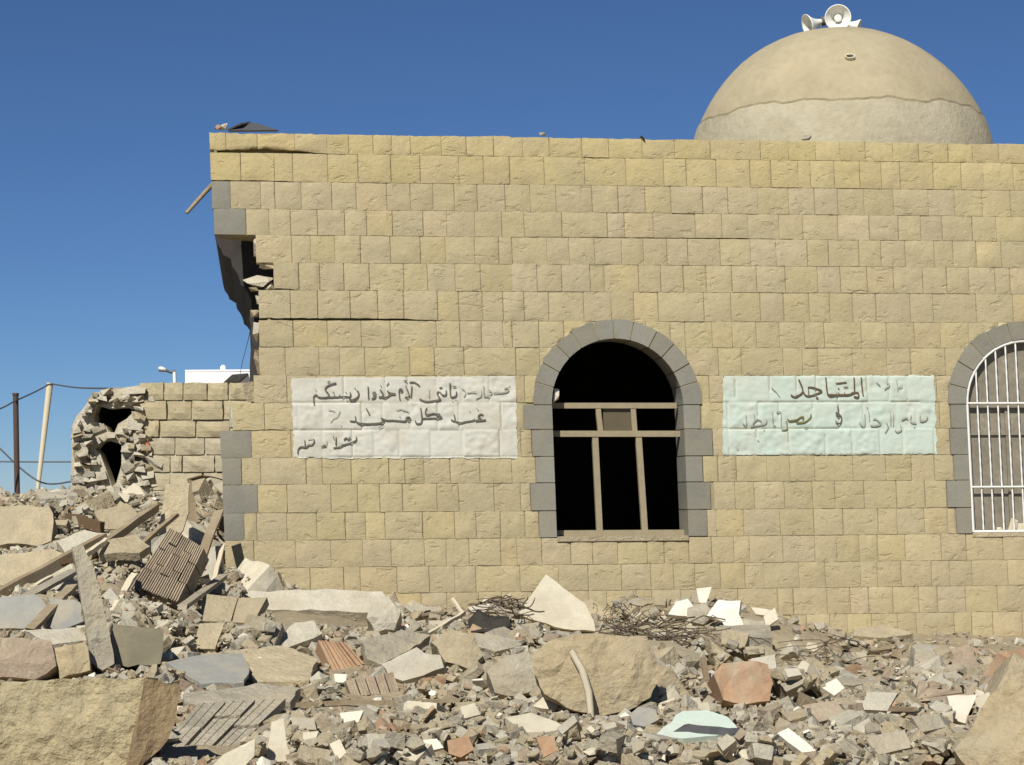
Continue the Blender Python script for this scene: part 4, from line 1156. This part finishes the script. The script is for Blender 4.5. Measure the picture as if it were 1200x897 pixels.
slab('board', 'narrow dark-edged board standing right of the wide tan board', 'board', [(221, 562), (225, 563), (231, 612), (230, 640), (222, 640), (219, 612)], 17.9, 0.2, 0.3, 0.05, M_WOOD, amp=0.004, res=0.08)
mb = MB(); A = at(221, 563, 18.2); mb.tube([at(*p) - A for p in [(221, 563, 18.2), (235, 559, 18.4), (247, 560, 18.6), (262, 564, 18.8)]], 0.016, 6); mb.tube([at(*p) - A for p in [(236, 560, 18.4), (246, 574, 18.3), (252, 592, 18.2), (251, 606, 18.1)]], 0.009, 5)
o = mb.build('bent_rod', M_DWOOD); o.location = A; tag(o, 'bent dark rod arching from the boards to the mosque corner', 'rod')
# ribbed brick panels
def brick_panel(label, quad, Y, k, kx, ncol, nrow, th, mat, cat='brick panel', name='brick_wall_fragment', grooves=3, gdep=0.012):
    cxp = sum(p[0] for p in quad) / 4; cyp = sum(p[1] for p in quad) / 4
    A = at(cxp, cyp, Y); nrm = Vector((kx, -1, k)).normalized()
    def hit(p):
        q = ray(*p); return C0 + q * ((A - C0).dot(nrm) / q.dot(nrm))
    a, b, c, d = [hit(p) - A for p in quad]
    root = empty(name, A); tag(root, label, cat)
    rr = random.Random(int(cxp))
    def bl(s, t): return (a*(1-s)+b*s)*(1-t) + (d*(1-s)+c*s)*t
    for i in range(ncol):
        for j in range(nrow):
            off = (0.35 / nrow) * (i % 2)
            t0 = min(1, max(0, j / nrow - off)) ; t1 = min(1, (j + 1) / nrow - (off if j < nrow - 1 else 0))
            if t1 - t0 < 0.05: continue
            s0, s1 = i / ncol, (i + 1) / ncol
            e = 0.06 / ncol; f = 0.02
            n = grooves * 2 + 1
            V = []; pr = rr.uniform(-0.012, 0.012); e0 = rr.uniform(0, 0.03) if j == 0 else 0; e1 = rr.uniform(0, 0.06) if j == nrow - 1 else 0
            for q in range(n + 1):
                s = s0 + e + (s1 - s0 - 2*e) * q / n
                for rise in ((q % 2),):
                    pass
                for t in (t0 + f * 0.5 + e0, t1 - f * 0.5 - e1):
                    V.append(bl(s, t) + nrm * pr)
            # stepped ribs: duplicate columns
            P = []; Fc = []
            for q in range(n):
                h = 0.0 if q % 2 == 0 else -gdep
                for (vi) in (2*q, 2*q+1, 2*q+3, 2*q+2): P.append(V[vi] + nrm * h)
            m = len(P)
            for q in range(n): Fc.append((4*q, 4*q+1, 4*q+2, 4*q+3))
            for q in range(n - 1): Fc.append((4*q+3, 4*q+2, 4*(q+1)+1, 4*(q+1)))
            Bk = [V[0] - nrm*th, V[1] - nrm*th, V[-1] - nrm*th, V[-2] - nrm*th]
            P += Bk
            Fc += [(m+3, m+2, m+1, m), (0, m, m+1, 1), (4*(n-1)+2, m+2, m+3, 4*(n-1)+3)]
            Fc.append(tuple([m] + [x for q in range(n) for x in (4*q, 4*q+3)] + [m+3]))
            Fc.append(tuple([m+2] + [x for q in reversed(range(n)) for x in (4*q+2, 4*q+1)] + [m+1]))
            o = mk('brick', P, Fc, mat, root)
    KEEP.append((quad, Y))
    return root
brick_panel('tilted panel of ribbed clay bricks in the heap left of the mosque', [(199, 616), (240, 640), (208, 708), (152, 690)], 13.9, 0.9, -0.25, 5, 3, 0.13, M_PINK)
brick_panel('small ribbed clay brick lying askew below the concrete slab', [(372, 748), (404, 752), (428, 778), (392, 790)], 12.6, 0.8, 0.3, 4, 1, 0.12, M_BRICK, name='ribbed_brick', cat='brick', grooves=1)
brick_panel('ribbed clay brick standing in the middle of the rubble', [(404, 797), (461, 787), (469, 812), (412, 818)], 11.6, 0.4, 0.1, 5, 1, 0.13, M_PINK, name='ribbed_brick', cat='brick', grooves=1)
brick_panel('wide flat ribbed panel lying beside the yellow hewn block', [(232, 822), (338, 818), (268, 884), (178, 886)], 9.9, 3.0, 0.3, 3, 2, 0.05, M_CONC, name='ribbed_slab', cat='slab', grooves=2, gdep=0.004)
slab('render_block', 'smooth olive grey block behind the yellow hewn block', 'block', [(133, 731), (160, 735), (192, 738), (191, 762), (188, 778), (150, 782), (131, 777)], 12.4, 0.12, 0.25, 0.2, M_OLIVE, amp=0.003, res=0.06)
for k, (pts, lab) in enumerate([([(238, 696), (279, 700), (270, 729), (234, 728)], 'square tan paving block left of its twin at the heap edge'),
                              ([(278, 701), (313, 700), (296, 731), (272, 729)], 'square tan paving block propped at the slab end'),
                              ([(234, 731), (263, 730), (252, 761), (225, 760)], 'narrow tan paving block lowest of the three')]):
    slab('paving_block', lab, 'block', pts, 13.6 - 0.3 * (k == 2), 1.2, (0.1, -0.2, 0.1)[k], 0.07, M_TAN, amp=0.002, rag=0.002, res=0.08, group='tan paving blocks')
for k, (pts, lab, m_) in enumerate([([(0, 700), (40, 696), (62, 714), (50, 736), (-20, 738), (-20, 706)], 'pale blue grey plate at the left frame edge', M_BLUE),
                                  ([(58, 700), (94, 706), (98, 728), (66, 742), (52, 728)], 'pale blue grey plate beside the concrete post', M_BLUE),
                                  ([(28, 738), (92, 736), (102, 750), (60, 756)], 'pale grey plate under the blue grey plates', M_CONC2),
                                  ([(-20, 744), (60, 752), (66, 780), (40, 796), (-20, 794)], 'brown stone behind the yellow hewn block', M_PINK),
                                  ([(62, 760), (100, 752), (106, 786), (70, 796)], 'rough brown grey stone between the hewn block and the post', M_ROCK)]):
    slab('broken_plate' if k < 3 else 'broken_stone', lab, 'plate' if k < 3 else 'stone', pts, (12.9, 12.8, 12.5, 11.6, 11.4)[k], (1.0, 1.2, 2.0, 0.4, 0.4)[k], 0.1, (0.05, 0.05, 0.05, 0.2, 0.2)[k], m_, amp=0.006 if k < 3 else 0.012, bulge=0 if k < 3 else 0.01)
slab('painted_panel_board', 'flat blue grey painted panel lying behind the yellow hewn block', 'panel', [(194, 776), (232, 768), (284, 766), (292, 786), (286, 800), (236, 802)], 11.0, 4.0, 0.2, 0.025, M_BLUE, amp=0.003)
slab('concrete_slab', 'flat dusty slab lying right of the blue grey panel', 'slab', [(262, 764), (330, 756), (372, 772), (362, 798), (298, 800), (290, 776)], 11.4, 3.5, 0.1, 0.05, M_TAN, amp=0.006)
slab('concrete_slab', 'long flat dusty slab in front of the blue grey panel', 'slab', [(214, 812), (300, 802), (352, 806), (340, 822), (260, 828), (216, 824)], 10.6, 3.0, 0, 0.06, M_CONC, amp=0.006)
slab('concrete_slab', 'long thick concrete slab lying against the foot of the mosque wall', 'slab', [(282, 694), (330, 692), (400, 691), (448, 693), (462, 712), (444, 719), (380, 716), (318, 715), (290, 708)], 14.9, 1.3, 0.05, 0.10, M_CONC2, amp=0.006, rag=0.012, res=0.09, ground=False)
KEEP.append(([(316, 712), (462, 716), (462, 732), (330, 728)], 14.7))
slab('concrete_chunk', 'rough grey chunk at the right end of the long slab', 'chunk', [(436, 706), (456, 698), (470, 716), (462, 738), (440, 742), (430, 726)], 14.9, 0.6, 0, 0.16, M_CONC2, amp=0.02, bulge=0.04)
slab('concrete_slab', 'pale broken slab tipped below the long slab', 'slab', [(322, 752), (345, 730), (368, 728), (378, 742), (356, 752), (336, 760)], 13.2, 1.2, 0.2, 0.05, M_CONC2, amp=0.008)
slab('concrete_slab', 'grey layered slab tilted in the middle of the rubble', 'slab', [(424, 752), (470, 738), (505, 744), (480, 762), (446, 778), (430, 772)], 13.0, 1.4, 0.3, 0.08, M_CONC, amp=0.008)
slab('concrete_slab', 'pale grey broken block in front of the layered slab', 'slab', [(446, 778), (488, 758), (498, 766), (516, 768), (520, 782), (496, 792), (472, 798), (456, 792)], 12.4, 0.8, -0.3, 0.14, M_CONC2, amp=0.008)
beam('batten', 'cream batten tilted up at the foot of the mosque wall', 'batten', (492, 750, 13.8), (545, 718, 14.6), 0.025, 0.025, M_PWOOD)
beam('batten', 'short cream batten joined at an angle to the tilted one', 'batten', (530, 702, 14.8), (543, 720, 14.6), 0.02, 0.02, M_PWOOD)
beam('batten', 'long thin batten lying level across the rubble', 'batten', (380, 824, 11.0), (542, 821, 11.1), 0.03, 0.02, M_WOOD)
beam('batten', 'long thin batten at the left lying level across the rubble', 'batten', (296, 828, 11.0), (372, 826, 11.0), 0.03, 0.02, M_WOOD)
slab('plaster_shard', 'large cream white triangular shard leaning by the mosque wall', 'shard', [(640, 673), (652, 682), (668, 695), (686, 708), (696, 728), (698, 740), (660, 737), (622, 726), (608, 720), (622, 698)], 14.2, 0.45, 0.1, 0.035, M_CREAM, amp=0.003, rag=0.004, res=0.06)
bld = slab('boulder', 'large tan boulder in the middle of the rubble', 'boulder', [(624, 766), (642, 752), (680, 743), (726, 745), (758, 746), (768, 768), (774, 795), (762, 818), (738, 832), (700, 838), (664, 830), (638, 814), (626, 790)], 12.0, 0.25, 0.05, 0.34, M_ROCK, amp=0.012, bulge=0.03, rag=0.006, res=0.038, taper=0.9)
mb = MB(); hy = bld.location.y; A = at(676, 772, hy); mb.tube([at(*p) - A for p in [(670, 764, hy - 0.03), (682, 785, hy - 0.09), (690, 812, hy - 0.14), (693, 842, hy - 0.2)]], [0.018, 0.02, 0.02, 0.018], 7); o = mb.build('hose', M_HOSE); o.location = A; tag(o, 'pale bent hose hanging over the tan boulder', 'hose')
slab('grey_stone', 'grey stone propped against the left of the tan boulder', 'stone', [(570, 786), (592, 768), (618, 762), (634, 776), (630, 806), (606, 816), (580, 812)], 12.2, 0.5, 0, 0.2, M_GROCK, amp=0.012, bulge=0.015)
slab('grey_stone', 'tan stone behind the battens in the middle of the rubble', 'stone', [(505, 752), (530, 738), (556, 745), (566, 768), (548, 784), (522, 776)], 13.2, 0.7, 0, 0.16, M_TAN, amp=0.01, bulge=0.01)
slab('plaster_shard', 'bright white slab standing upright right of the wires', 'shard', [(828, 722), (842, 703), (868, 704), (866, 720), (874, 741), (852, 740), (846, 728)], 14.6, 0.4, -0.3, 0.05, M_WHITE, amp=0.004, res=0.06)
slab('plaster_shard', 'bright white broken slab left of the upright white slab', 'shard', [(783, 720), (792, 706), (806, 702), (812, 710), (822, 716), (816, 724), (796, 722)], 14.5, 0.5, 0.1, 0.05, M_WHITE, amp=0.004, res=0.06)
slab('plaster_shard', 'small bright white chip above the two white slabs', 'shard', [(816, 690), (834, 688), (827, 708), (819, 706)], 15.2, 0.3, 0, 0.03, M_WHITE, amp=0.002, res=0.06)
slab('concrete_chunk', 'small grey chunk between the white slabs', 'chunk', [(806, 712), (826, 706), (836, 720), (824, 732), (804, 728)], 14.1, 0.6, 0, 0.08, M_CONC, amp=0.01, bulge=0.02)
slab('brick_lump', 'orange brown lump of brick masonry right of the dark hollow', 'masonry', [(836, 790), (846, 778), (872, 776), (900, 778), (906, 800), (902, 822), (874, 826), (848, 820)], 12.0, 0.4, 0.1, 0.22, M_BRICK, amp=0.012, bulge=0.012, rag=0.008)
slab('brick_fragment', 'small red brick standing behind the orange brown lump', 'brick', [(861, 777), (878, 762), (883, 764), (880, 777)], 12.5, 0.3, 0.2, 0.06, M_BRICK, amp=0.002)
mint = slab('plate', 'pale mint plate lying at the bottom right of the boulder', 'plate', [(766, 864), (800, 834), (830, 833), (852, 840), (866, 856), (840, 862), (800, 866)], 10.2, 2.2, 0, 0.03, M_PAINT_M, amp=0.003)
beam('bar', 'dark grey bar lying on the pale mint plate', 'bar', (794, 853, mint.location.y - 0.27), (866, 858, mint.location.y - 0.29), 0.03, 0.034, M_GREYM)
slab('plate', 'cream flat plate below the tan boulder', 'plate', [(592, 841), (622, 835), (668, 853), (640, 858), (616, 858)], 10.7, 3.0, 0, 0.03, M_CREAM, amp=0.004)
slab('plate', 'small cream wedge behind the cream flat plate', 'plate', [(624, 828), (640, 814), (656, 826), (650, 832)], 11.1, 1.0, 0, 0.05, M_CREAM, amp=0.004)
slab('plastic_piece', 'pale blue plastic piece at the foot of the boulder', 'plastic', [(738, 838), (748, 829), (768, 831), (772, 843), (756, 852), (742, 850)], 10.9, 1.0, 0, 0.03, M_BLUE, amp=0.008)
slab('brick_fragment', 'orange brick fragment at the bottom middle', 'brick', [(628, 865), (650, 861), (652, 880), (636, 888)], 10.0, 0.8, 0.2, 0.07, M_BRICK, amp=0.006)
slab('brick_fragment', 'orange brick fragment left of the bottom middle', 'brick', [(524, 868), (548, 862), (556, 878), (540, 888), (526, 884)], 10.0, 0.8, -0.2, 0.07, M_BRICK, amp=0.006)
slab('boulder', 'grey boulder cut by the right frame edge', 'boulder', [(1240, 762), (1205, 772), (1180, 798), (1158, 816), (1140, 850), (1118, 878), (1140, 912), (1240, 920)], 9.0, 0.45, -0.15, 0.4, M_ROCK, amp=0.018, bulge=0.04, rag=0.012, res=0.04, taper=0.85)
for pts, Y, k, lab, m_ in [([(908, 802), (941, 797), (938, 804), (918, 813)], 11.4, 1.6, 'white plate chip right of the orange brown lump', M_WHITE),
                       ([(962, 805), (980, 795), (990, 806), (978, 815)], 11.4, 1.0, 'white plate chip second from the orange brown lump', M_WHITE),
                       ([(1110, 816), (1145, 814), (1131, 848), (1115, 843)], 10.6, 0.3, 'upright white plate next to the grey boulder at the right', M_WHITE),
                       ([(911, 859), (924, 853), (956, 880), (947, 888)], 10.0, 0.8, 'narrow white plate at the bottom right', M_WHITE),
                       ([(1008, 832), (1016, 811), (1052, 812), (1040, 833)], 11.0, 1.0, 'square grey concrete piece in the right rubble', M_CONC2),
                       ([(240, 905), (262, 884), (299, 866), (298, 886), (280, 905)], 9.3, 0.3, 'cream wedge at the bottom edge beside the ribbed panel', M_CREAM),
                       ([(318, 846), (332, 842), (336, 872), (342, 892), (312, 892)], 9.9, 0.3, 'pale upright piece at the bottom left of the middle', M_CREAM),
                       ([(386, 872), (398, 866), (406, 882), (396, 892)], 9.9, 0.6, 'small cream chip right of the pale upright piece', M_CREAM),
                       ([(398, 836), (426, 832), (420, 846), (402, 850)], 10.8, 1.0, 'white torn flake below the level batten', M_WHITE),
                       ([(494, 868), (512, 866), (520, 876), (502, 880)], 10.0, 1.0, 'white torn flake beside the orange brick fragment', M_WHITE),
                       ([(838, 884), (862, 883), (872, 892), (846, 893)], 9.6, 1.4, 'white flake at the bottom below the mint plate', M_WHITE),
                       ([(1000, 735), (1040, 733), (1070, 743), (1030, 748), (1000, 745)], 15.8, 1.8, 'flat tan stone at the foot of the wall on the right', M_TAN),
                       ([(895, 722), (908, 712), (912, 726), (898, 736)], 14.6, 0.5, 'small cream stone leaning right of the white slabs', M_CREAM),
                       ([(880, 712), (906, 716), (912, 722), (886, 720)], 14.8, 1.0, 'flat cream splinter right of the white slabs', M_CREAM),
                       ([(548, 712), (568, 706), (578, 716), (560, 722)], 15.0, 0.8, 'pale scrap on the dark tangle left of the large shard', M_CONC2),
                       ([(1068, 840), (1100, 836), (1108, 852), (1080, 858)], 10.4, 0.8, 'grey slab piece left of the upright white plate', M_CONC),
                       ([(1012, 862), (1060, 856), (1070, 876), (1030, 884)], 9.8, 1.0, 'flat grey block at the bottom right', M_CONC),
                       ([(940, 826), (980, 820), (992, 838), (960, 846)], 10.8, 1.2, 'dusty clay block below the white chips', M_PINK),
                       ([(555, 742), (600, 748), (612, 756), (580, 764), (556, 758)], 13.6, 1.4, 'grey sheet under the dark tangle', M_CONC)]:
    slab('broken_piece', lab, 'fragment', pts, Y, k, 0.1, 0.04, m_, amp=0.004, rag=0.004)

# tangles of bent reinforcing wire
def tangle(name, label, n, box, Y0, Y1, seed, r=(0.006, 0.011), flow=(1, 0.1), mat=M_WIRE, length=(60, 140), cloth=None):
    rr = random.Random(seed); mb = MB(); A = at((box[0]+box[2])/2, box[3], (Y0+Y1)/2)
    for _ in range(n):
        px, py, Y = rr.uniform(box[0], box[2]), rr.uniform(box[1], box[3]), rr.uniform(Y0, Y1)
        a_ = math.atan2(flow[1], flow[0]) + rr.gauss(0, 0.5); L_ = rr.uniform(*length) / 8
        pts = []
        for k in range(9):
            pts.append(at(px, py, Y) - A); px += math.cos(a_) * L_; py += math.sin(a_) * L_ * 0.6; a_ += rr.gauss(0, 0.32); Y += rr.gauss(0, 0.06)
            if py < box[1] - 4: a_ = abs(a_) * 0.5 + 0.15
            if py > box[3] + 4: a_ = -abs(a_) * 0.5 - 0.1
        mb.tube(pts, rr.uniform(*r), 5)
    o = mb.build(name, mat); o.location = A
    return tag(o, label, 'wire tangle')
tangle('wire_tangle', 'tangle of bent dark wire between the boulder and the white slabs', 60, (690, 728, 800, 752), 12.8, 13.6, 3, flow=(1, 0.25), length=(35, 95), r=(0.0025, 0.0055))
tangle('wire_tangle', 'dark twiggy wire tangle left of the large cream shard', 46, (548, 702, 606, 738), 13.9, 14.6, 4, length=(18, 50), r=(0.003, 0.006))
tangle('wire_tangle', 'low bent wires trailing along the foot of the right rubble', 9, (840, 752, 960, 766), 13.0, 13.8, 6, flow=(1, 0.06), length=(50, 130), r=(0.0025, 0.005))
tangle('wire_tangle', 'low dark wires by the grey boulder at the right', 10, (1070, 780, 1140, 800), 12.0, 12.8, 8, flow=(1, -0.1), length=(30, 80), r=(0.0025, 0.005))
tangle('wire_tangle', 'thin wires sticking up right of the large cream shard', 22, (698, 712, 745, 738), 14.4, 15.2, 12, flow=(0.6, -1), length=(14, 40), r=(0.002, 0.004))
# charred rag in the hollow
slab('charred_cloth', 'charred dark cloth in the tangle left of the large cream shard', 'cloth', [(548, 726), (560, 716), (574, 720), (596, 724), (600, 732), (576, 740), (552, 738)], 14.0, 2.2, 0, 0.02, M_BLACK, amp=0.02, keep=False, smooth=True)

# ------------------------------------------------------------------ rubble: chunks by the hundred
def hull_mesh(seed, kind):
    rr = random.Random(seed); pts = []
    if kind == 'stone':
        for _ in range(13):
            v = Vector((rr.gauss(0, 1), rr.gauss(0, 1), rr.gauss(0, 1))).normalized()
            pts.append(Vector((v.x * 0.52, v.y * 0.42, v.z * 0.30)) * rr.uniform(0.8, 1.1))
    elif kind == 'block':
        for sx in (-1, 1):
            for sy in (-1, 1):
                for sz in (-1, 1):
                    b = Vector((sx * 0.5, sy * 0.34, sz * 0.24))
                    for _ in range(2): pts.append(b + Vector((rr.uniform(-.10, .04) * sx, rr.uniform(-.10, .04) * sy, rr.uniform(-.07, .03) * sz)))
    elif kind == 'plate':
        n = rr.randint(4, 6); t = rr.uniform(0.06, 0.11)
        for k in range(n):
            a = k * 2 * math.pi / n + rr.uniform(-.4, .4); r_ = rr.uniform(0.38, 0.6)
            for s in (-1, 1): pts.append(Vector((math.cos(a) * r_ + rr.uniform(-.03, .03), math.sin(a) * r_ * 0.75 + rr.uniform(-.03, .03), s * t + rr.uniform(-.02, .02))))
    else:
        for sx in (-1, 1):
            for sy in (-1, 1):
                for sz in (-1, 1): pts.append(Vector((sx * 0.65 + rr.uniform(-.1, .1), sy * 0.12 + rr.uniform(-.02, .02), sz * 0.08 + rr.uniform(-.02, .02))))
    V, Fc = lump(pts, seed)
    return V, Fc
def ribbed_mesh(seed):
    rr = random.Random(seed); n = rr.randint(3, 5); prof = []
    w = 1.0 / n; hh = rr.uniform(0.16, 0.24)
    for k in range(n):
        x0 = -0.5 + k * w; prof += [(x0, hh), (x0 + w * 0.55, hh), (x0 + w * 0.6, hh - 0.09), (x0 + w * 0.95, hh - 0.09)]
    prof += [(0.5, hh - 0.09), (0.5, -hh), (-0.5, -hh)]
    V = []; m = len(prof)
    for (x, z) in prof: V.append(Vector((x, -0.36 + rr.uniform(-.03, .03), z)))
    for (x, z) in prof: V.append(Vector((x, 0.36 + rr.uniform(-.03, .03), z)))
    Fc = [tuple(range(m)), tuple(reversed(range(m, 2 * m)))] + [(k, k + m, (k + 1) % m + m, (k + 1) % m) for k in range(m)]
    return V, Fc
LIB = {'ribbed': [ribbed_mesh(50 + i) for i in range(9)]}
for kd in ('stone', 'block', 'plate', 'bar'):
    LIB[kd] = [hull_mesh(1000 + i * 7 + len(kd) * 91, kd) for i in range(9)]
RMATS = [M_CONC, M_CONC2, M_TAN, M_PINK, M_BRICK, M_WHITE, M_CREAM, M_WOOD, M_GROCK]
MW = [18, 27, 29, 9, 2, 1.6, 5, 2, 7]
rr = random.Random(77)
GS = 0.04; GX0, GY0 = -6.0, 8.0; GNX, GNY = 300, 340
HG = np.zeros((GNY, GNX))
for j in range(GNY):
    for i in range(GNX): HG[j, i] = H(GX0 + i * GS, GY0 + j * GS)
wn_ = Vector((-UY, UX, 0)); wu_ = Vector((UX, UY, 0))
def inside_bld(x, y, pad=0.03):
    p = Vector((x, y, 0)) - ORG
    return p.dot(wn_) > -pad and p.dot(wu_) > UL - 0.05
def sample_xy():
    while True:
        y = 8.4 + (20.8 - 8.4) * rr.random() ** 1.25
        if rr.random() < 0.22:
            y = rr.uniform(12.5, 20.5); x = rr.uniform(-0.25 * y - 0.3, -0.12 * y)
            if not inside_bld(x, y): return x, y
        hw = 0.25 * y + 0.35
        x = rr.uniform(-hw, hw)
        if inside_bld(x, y): continue
        if y > 16.4 and x > -1.5: continue
        if x > 1.7 and y > 12.9 and rr.random() < 0.72: continue
        return x, y
def drop(x, y, size, flat):
    i, j = int((x - GX0) / GS), int((y - GY0) / GS); r_ = max(1, int(size * 0.4 / GS))
    a = HG[max(0, j-r_):j+r_+1, max(0, i-r_):i+r_+1]
    if a.size == 0: return None
    z = float(a.mean() * 0.6 + a.max() * 0.4)
    j2, i2 = min(GNY-2, max(1, j)), min(GNX-2, max(1, i))
    gxs = (HG[j2, min(GNX-1, i2+r_)] - HG[j2, max(0, i2-r_)]) / (2*r_*GS); gys = (HG[min(GNY-1, j2+r_), i2] - HG[max(0, j2-r_), i2]) / (2*r_*GS)
    return z, max(-1, min(1, gxs)), max(-1, min(1, gys)), (j, i, r_)
def raise_grid(c, z, top):
    j, i, r_ = c; r2 = max(1, int(r_ * 0.8))
    sl = HG[max(0, j-r2):j+r2+1, max(0, i-r2):i+r2+1]
    np.maximum(sl, top, out=sl)
def place(kd, size, tries=30):
    for _ in range(tries):
        x, y = sample_xy(); g = drop(x, y, size, kd == 'plate')
        if g is None: continue
        z, sx, sy, c = g
        if size > 0.16 and x > 1.9 and y > 13.0: continue
        if size > 0.24 and y < 10.6: continue
        px, py = proj((x, y, z + size * 0.15)); rp = size * 0.4 * F / y
        bad = False
        for poly, Y in KEEP:
            if y < Y + 0.15:
                for (ox, oy) in ((0, 0), (rp * 0.8, -rp * 0.3), (-rp * 0.8, -rp * 0.3), (0, -rp)):
                    if pip(px + ox, py + oy, poly): bad = True; break
            if bad: break
        if bad: continue
        tilt = 0.22 if size > 0.1 else 0.4
        if rr.random() < 0.3: tilt = 0.8
        n = Vector((-sx * 0.8 + rr.gauss(0, tilt), -sy * 0.8 + rr.gauss(0, tilt), 1)).normalized()
        q = n.to_track_quat('Z', 'Y').to_matrix() @ Matrix.Rotation(rr.uniform(0, 6.28), 3, 'Z')
        th = {'stone': 0.28, 'block': 0.22, 'plate': 0.09, 'bar': 0.08, 'ribbed': 0.2}[kd] * size
        zc = z + th * rr.uniform(0.1, 0.7)
        top = zc + th * 0.45
        lim = H(x, y) + (0.20 if size > 0.08 else 0.28)
        if zc > lim: continue
        raise_grid(c, z, top)
        return Matrix.Translation((x, y, zc)) @ (q * size).to_4x4()
    return None
# medium chunks: single objects
def chipped(V, Fc, seed):
    bm = bmesh.new(); vs = [bm.verts.new(v) for v in V]
    for f in Fc:
        try: bm.faces.new([vs[i] for i in f])
        except ValueError: pass
    bmesh.ops.triangulate(bm, faces=bm.faces[:])
    long_ = [e for e in bm.edges if e.calc_length() > 0.22]
    bmesh.ops.subdivide_edges(bm, edges=long_, cuts=1, use_grid_fill=True)
    bmesh.ops.triangulate(bm, faces=bm.faces[:])
    long_ = [e for e in bm.edges if e.calc_length() > 0.3]
    bmesh.ops.subdivide_edges(bm, edges=long_, cuts=1, use_grid_fill=True)
    bmesh.ops.triangulate(bm, faces=bm.faces[:])
    for v in bm.verts:
        v.co += Vector((noise.noise(v.co * 5 + Vector((seed, 0, 0))), noise.noise(v.co * 5 + Vector((0, seed, 0))), noise.noise(v.co * 5 + Vector((0, 0, seed))))) * 0.035
    bm.verts.index_update()
    V2 = [v.co.copy() for v in bm.verts]; F2 = [tuple(v.index for v in f.verts) for f in bm.faces]; bm.free()
    return V2, F2
LIBC = {kd: [chipped(V, Fc, 3.1 * i + 1) if kd in ('stone', 'block', 'plate') else (V, Fc) for i, (V, Fc) in enumerate(LIB[kd])] for kd in LIB}
MESHC = {}
def lib_mesh(kd, i, m):
    key = (kd, i, m.name)
    if key not in MESHC:
        V, Fc = LIBC[kd][i]; name = {'stone': 'rubble_stone', 'block': 'rubble_block', 'plate': 'rubble_plate', 'bar': 'rubble_splinter', 'ribbed': 'ribbed_brick'}[kd]
        me = bpy.data.meshes.new(name); me.from_pydata([tuple(v) for v in V], [], Fc); me.materials.append(m); me.update(); MESHC[key] = me
    return MESHC[key]
COLN = {'grey_concrete': 'grey', 'pale_concrete': 'pale grey', 'tan_stone': 'tan', 'dusty_clay': 'dusty brown', 'orange_brick': 'orange', 'white_plaster': 'white', 'cream_plaster': 'cream', 'dusty_wood': 'wooden', 'pale_grey_rock': 'rough grey'}
nm = 0
while nm < 640:
    kd = rr.choices(['stone', 'block', 'plate', 'bar', 'ribbed'], [16, 32, 40, 10, 9])[0]
    size = min(0.5, max(0.12, rr.lognormvariate(math.log(0.20), 0.4)))
    M = place(kd, size)
    if M is None: continue
    m = rr.choices(RMATS, MW)[0]
    if kd == 'bar': m = rr.choice([M_WOOD, M_WOOD, M_CONC, M_CREAM]); M = M @ Matrix.Diagonal((1.7, 0.7, 0.7, 1))
    if kd == 'ribbed': m = rr.choice([M_PINK, M_PINK, M_BRICK, M_TAN, M_CONC])
    me = lib_mesh(kd, rr.randrange(9), m)
    o = bpy.data.objects.new(me.name, me); o.matrix_world = M; COL.objects.link(o)
    what = {'stone': 'broken stone', 'block': 'broken block', 'plate': 'broken slab', 'bar': 'splinter', 'ribbed': 'ribbed brick'}[kd]
    px, py = proj(M.translation)
    lab, lx, ly = min(LAND, key=lambda t: (t[1] - px) ** 2 + 4 * (t[2] - py) ** 2)
    rel = ('left of' if px < lx else 'right of') if abs(px - lx) > 1.6 * abs(py - ly) else ('above' if py < ly else 'below')
    sz = 'small' if size < 0.16 else ('large' if size > 0.25 else 'medium')
    short = ' '.join(lab.split()[:7])
    for cut in (' in', ' at', ' of', ' the', ' by', ' with', ' and', ' a', ' below', ' behind', ' beside', ' against', ' under', ' between', ' right', ' left', ' on', ' its', ' to', ' from'):
        while short.endswith(cut): short = short[:-len(cut)]
    tag(o, f'{sz} {COLN[m.name]} {what} {rel} the {short}', {'stone': 'stone', 'block': 'block', 'plate': 'slab', 'bar': 'splinter', 'ribbed': 'brick'}[kd], f'{COLN[m.name]} {what} pieces in the rubble')
    nm += 1
# small chunks: one mass
mv = []; mf = []; mm = []; base = 0
SM = RMATS
NSM = 19000
for q in range(NSM):
    kd = rr.choices(['stone', 'block', 'plate', 'bar'], [22, 28, 40, 10])[0]
    size = min(0.13, max(0.018, rr.lognormvariate(math.log(0.075), 0.42))) if q < 14500 else rr.uniform(0.012, 0.04)
    M = place(kd, size, 6)
    if M is None: continue
    V, Fc = LIB[kd][rr.randrange(9)]
    arr = np.array([tuple(v) for v in V]) @ np.array(M.to_3x3()).T + np.array(M.translation)
    mv.append(arr); mf += [tuple(i + base for i in f) for f in Fc]
    mi = rr.choices(range(len(SM)), MW)[0]
    if kd == 'bar': mi = 7
    mm += [mi] * len(Fc); base += len(V)
o = mk('rubble', np.concatenate(mv).tolist(), mf, SM, None, None, False, mm)
tag(o, 'mass of small broken stone, block and plaster bits covering the ground', 'rubble', kind='stuff')

# things that would share a label are told apart by their place in the row
bylab = {}
for o in COL.objects:
    if o.parent is None and 'label' in o and 'group' in o: bylab.setdefault(o['label'], []).append(o)
for lab, os_ in bylab.items():
    if len(os_) < 2: continue
    os_.sort(key=lambda o: proj(o.matrix_basis.translation)[0])
    n = len(os_)
    names = ['left one', 'right one'] if n == 2 else (['leftmost', 'middle one', 'rightmost'] if n == 3 else ['leftmost', 'second from left', 'third from left', 'fourth from left', 'fifth from left', 'sixth from left', 'seventh from left', 'eighth from left'])
    for o, nm_ in zip(os_, names):
        w_ = lab.split()
        o['label'] = ' '.join(w_[:16 - len(nm_.split())]) + ', ' + nm_
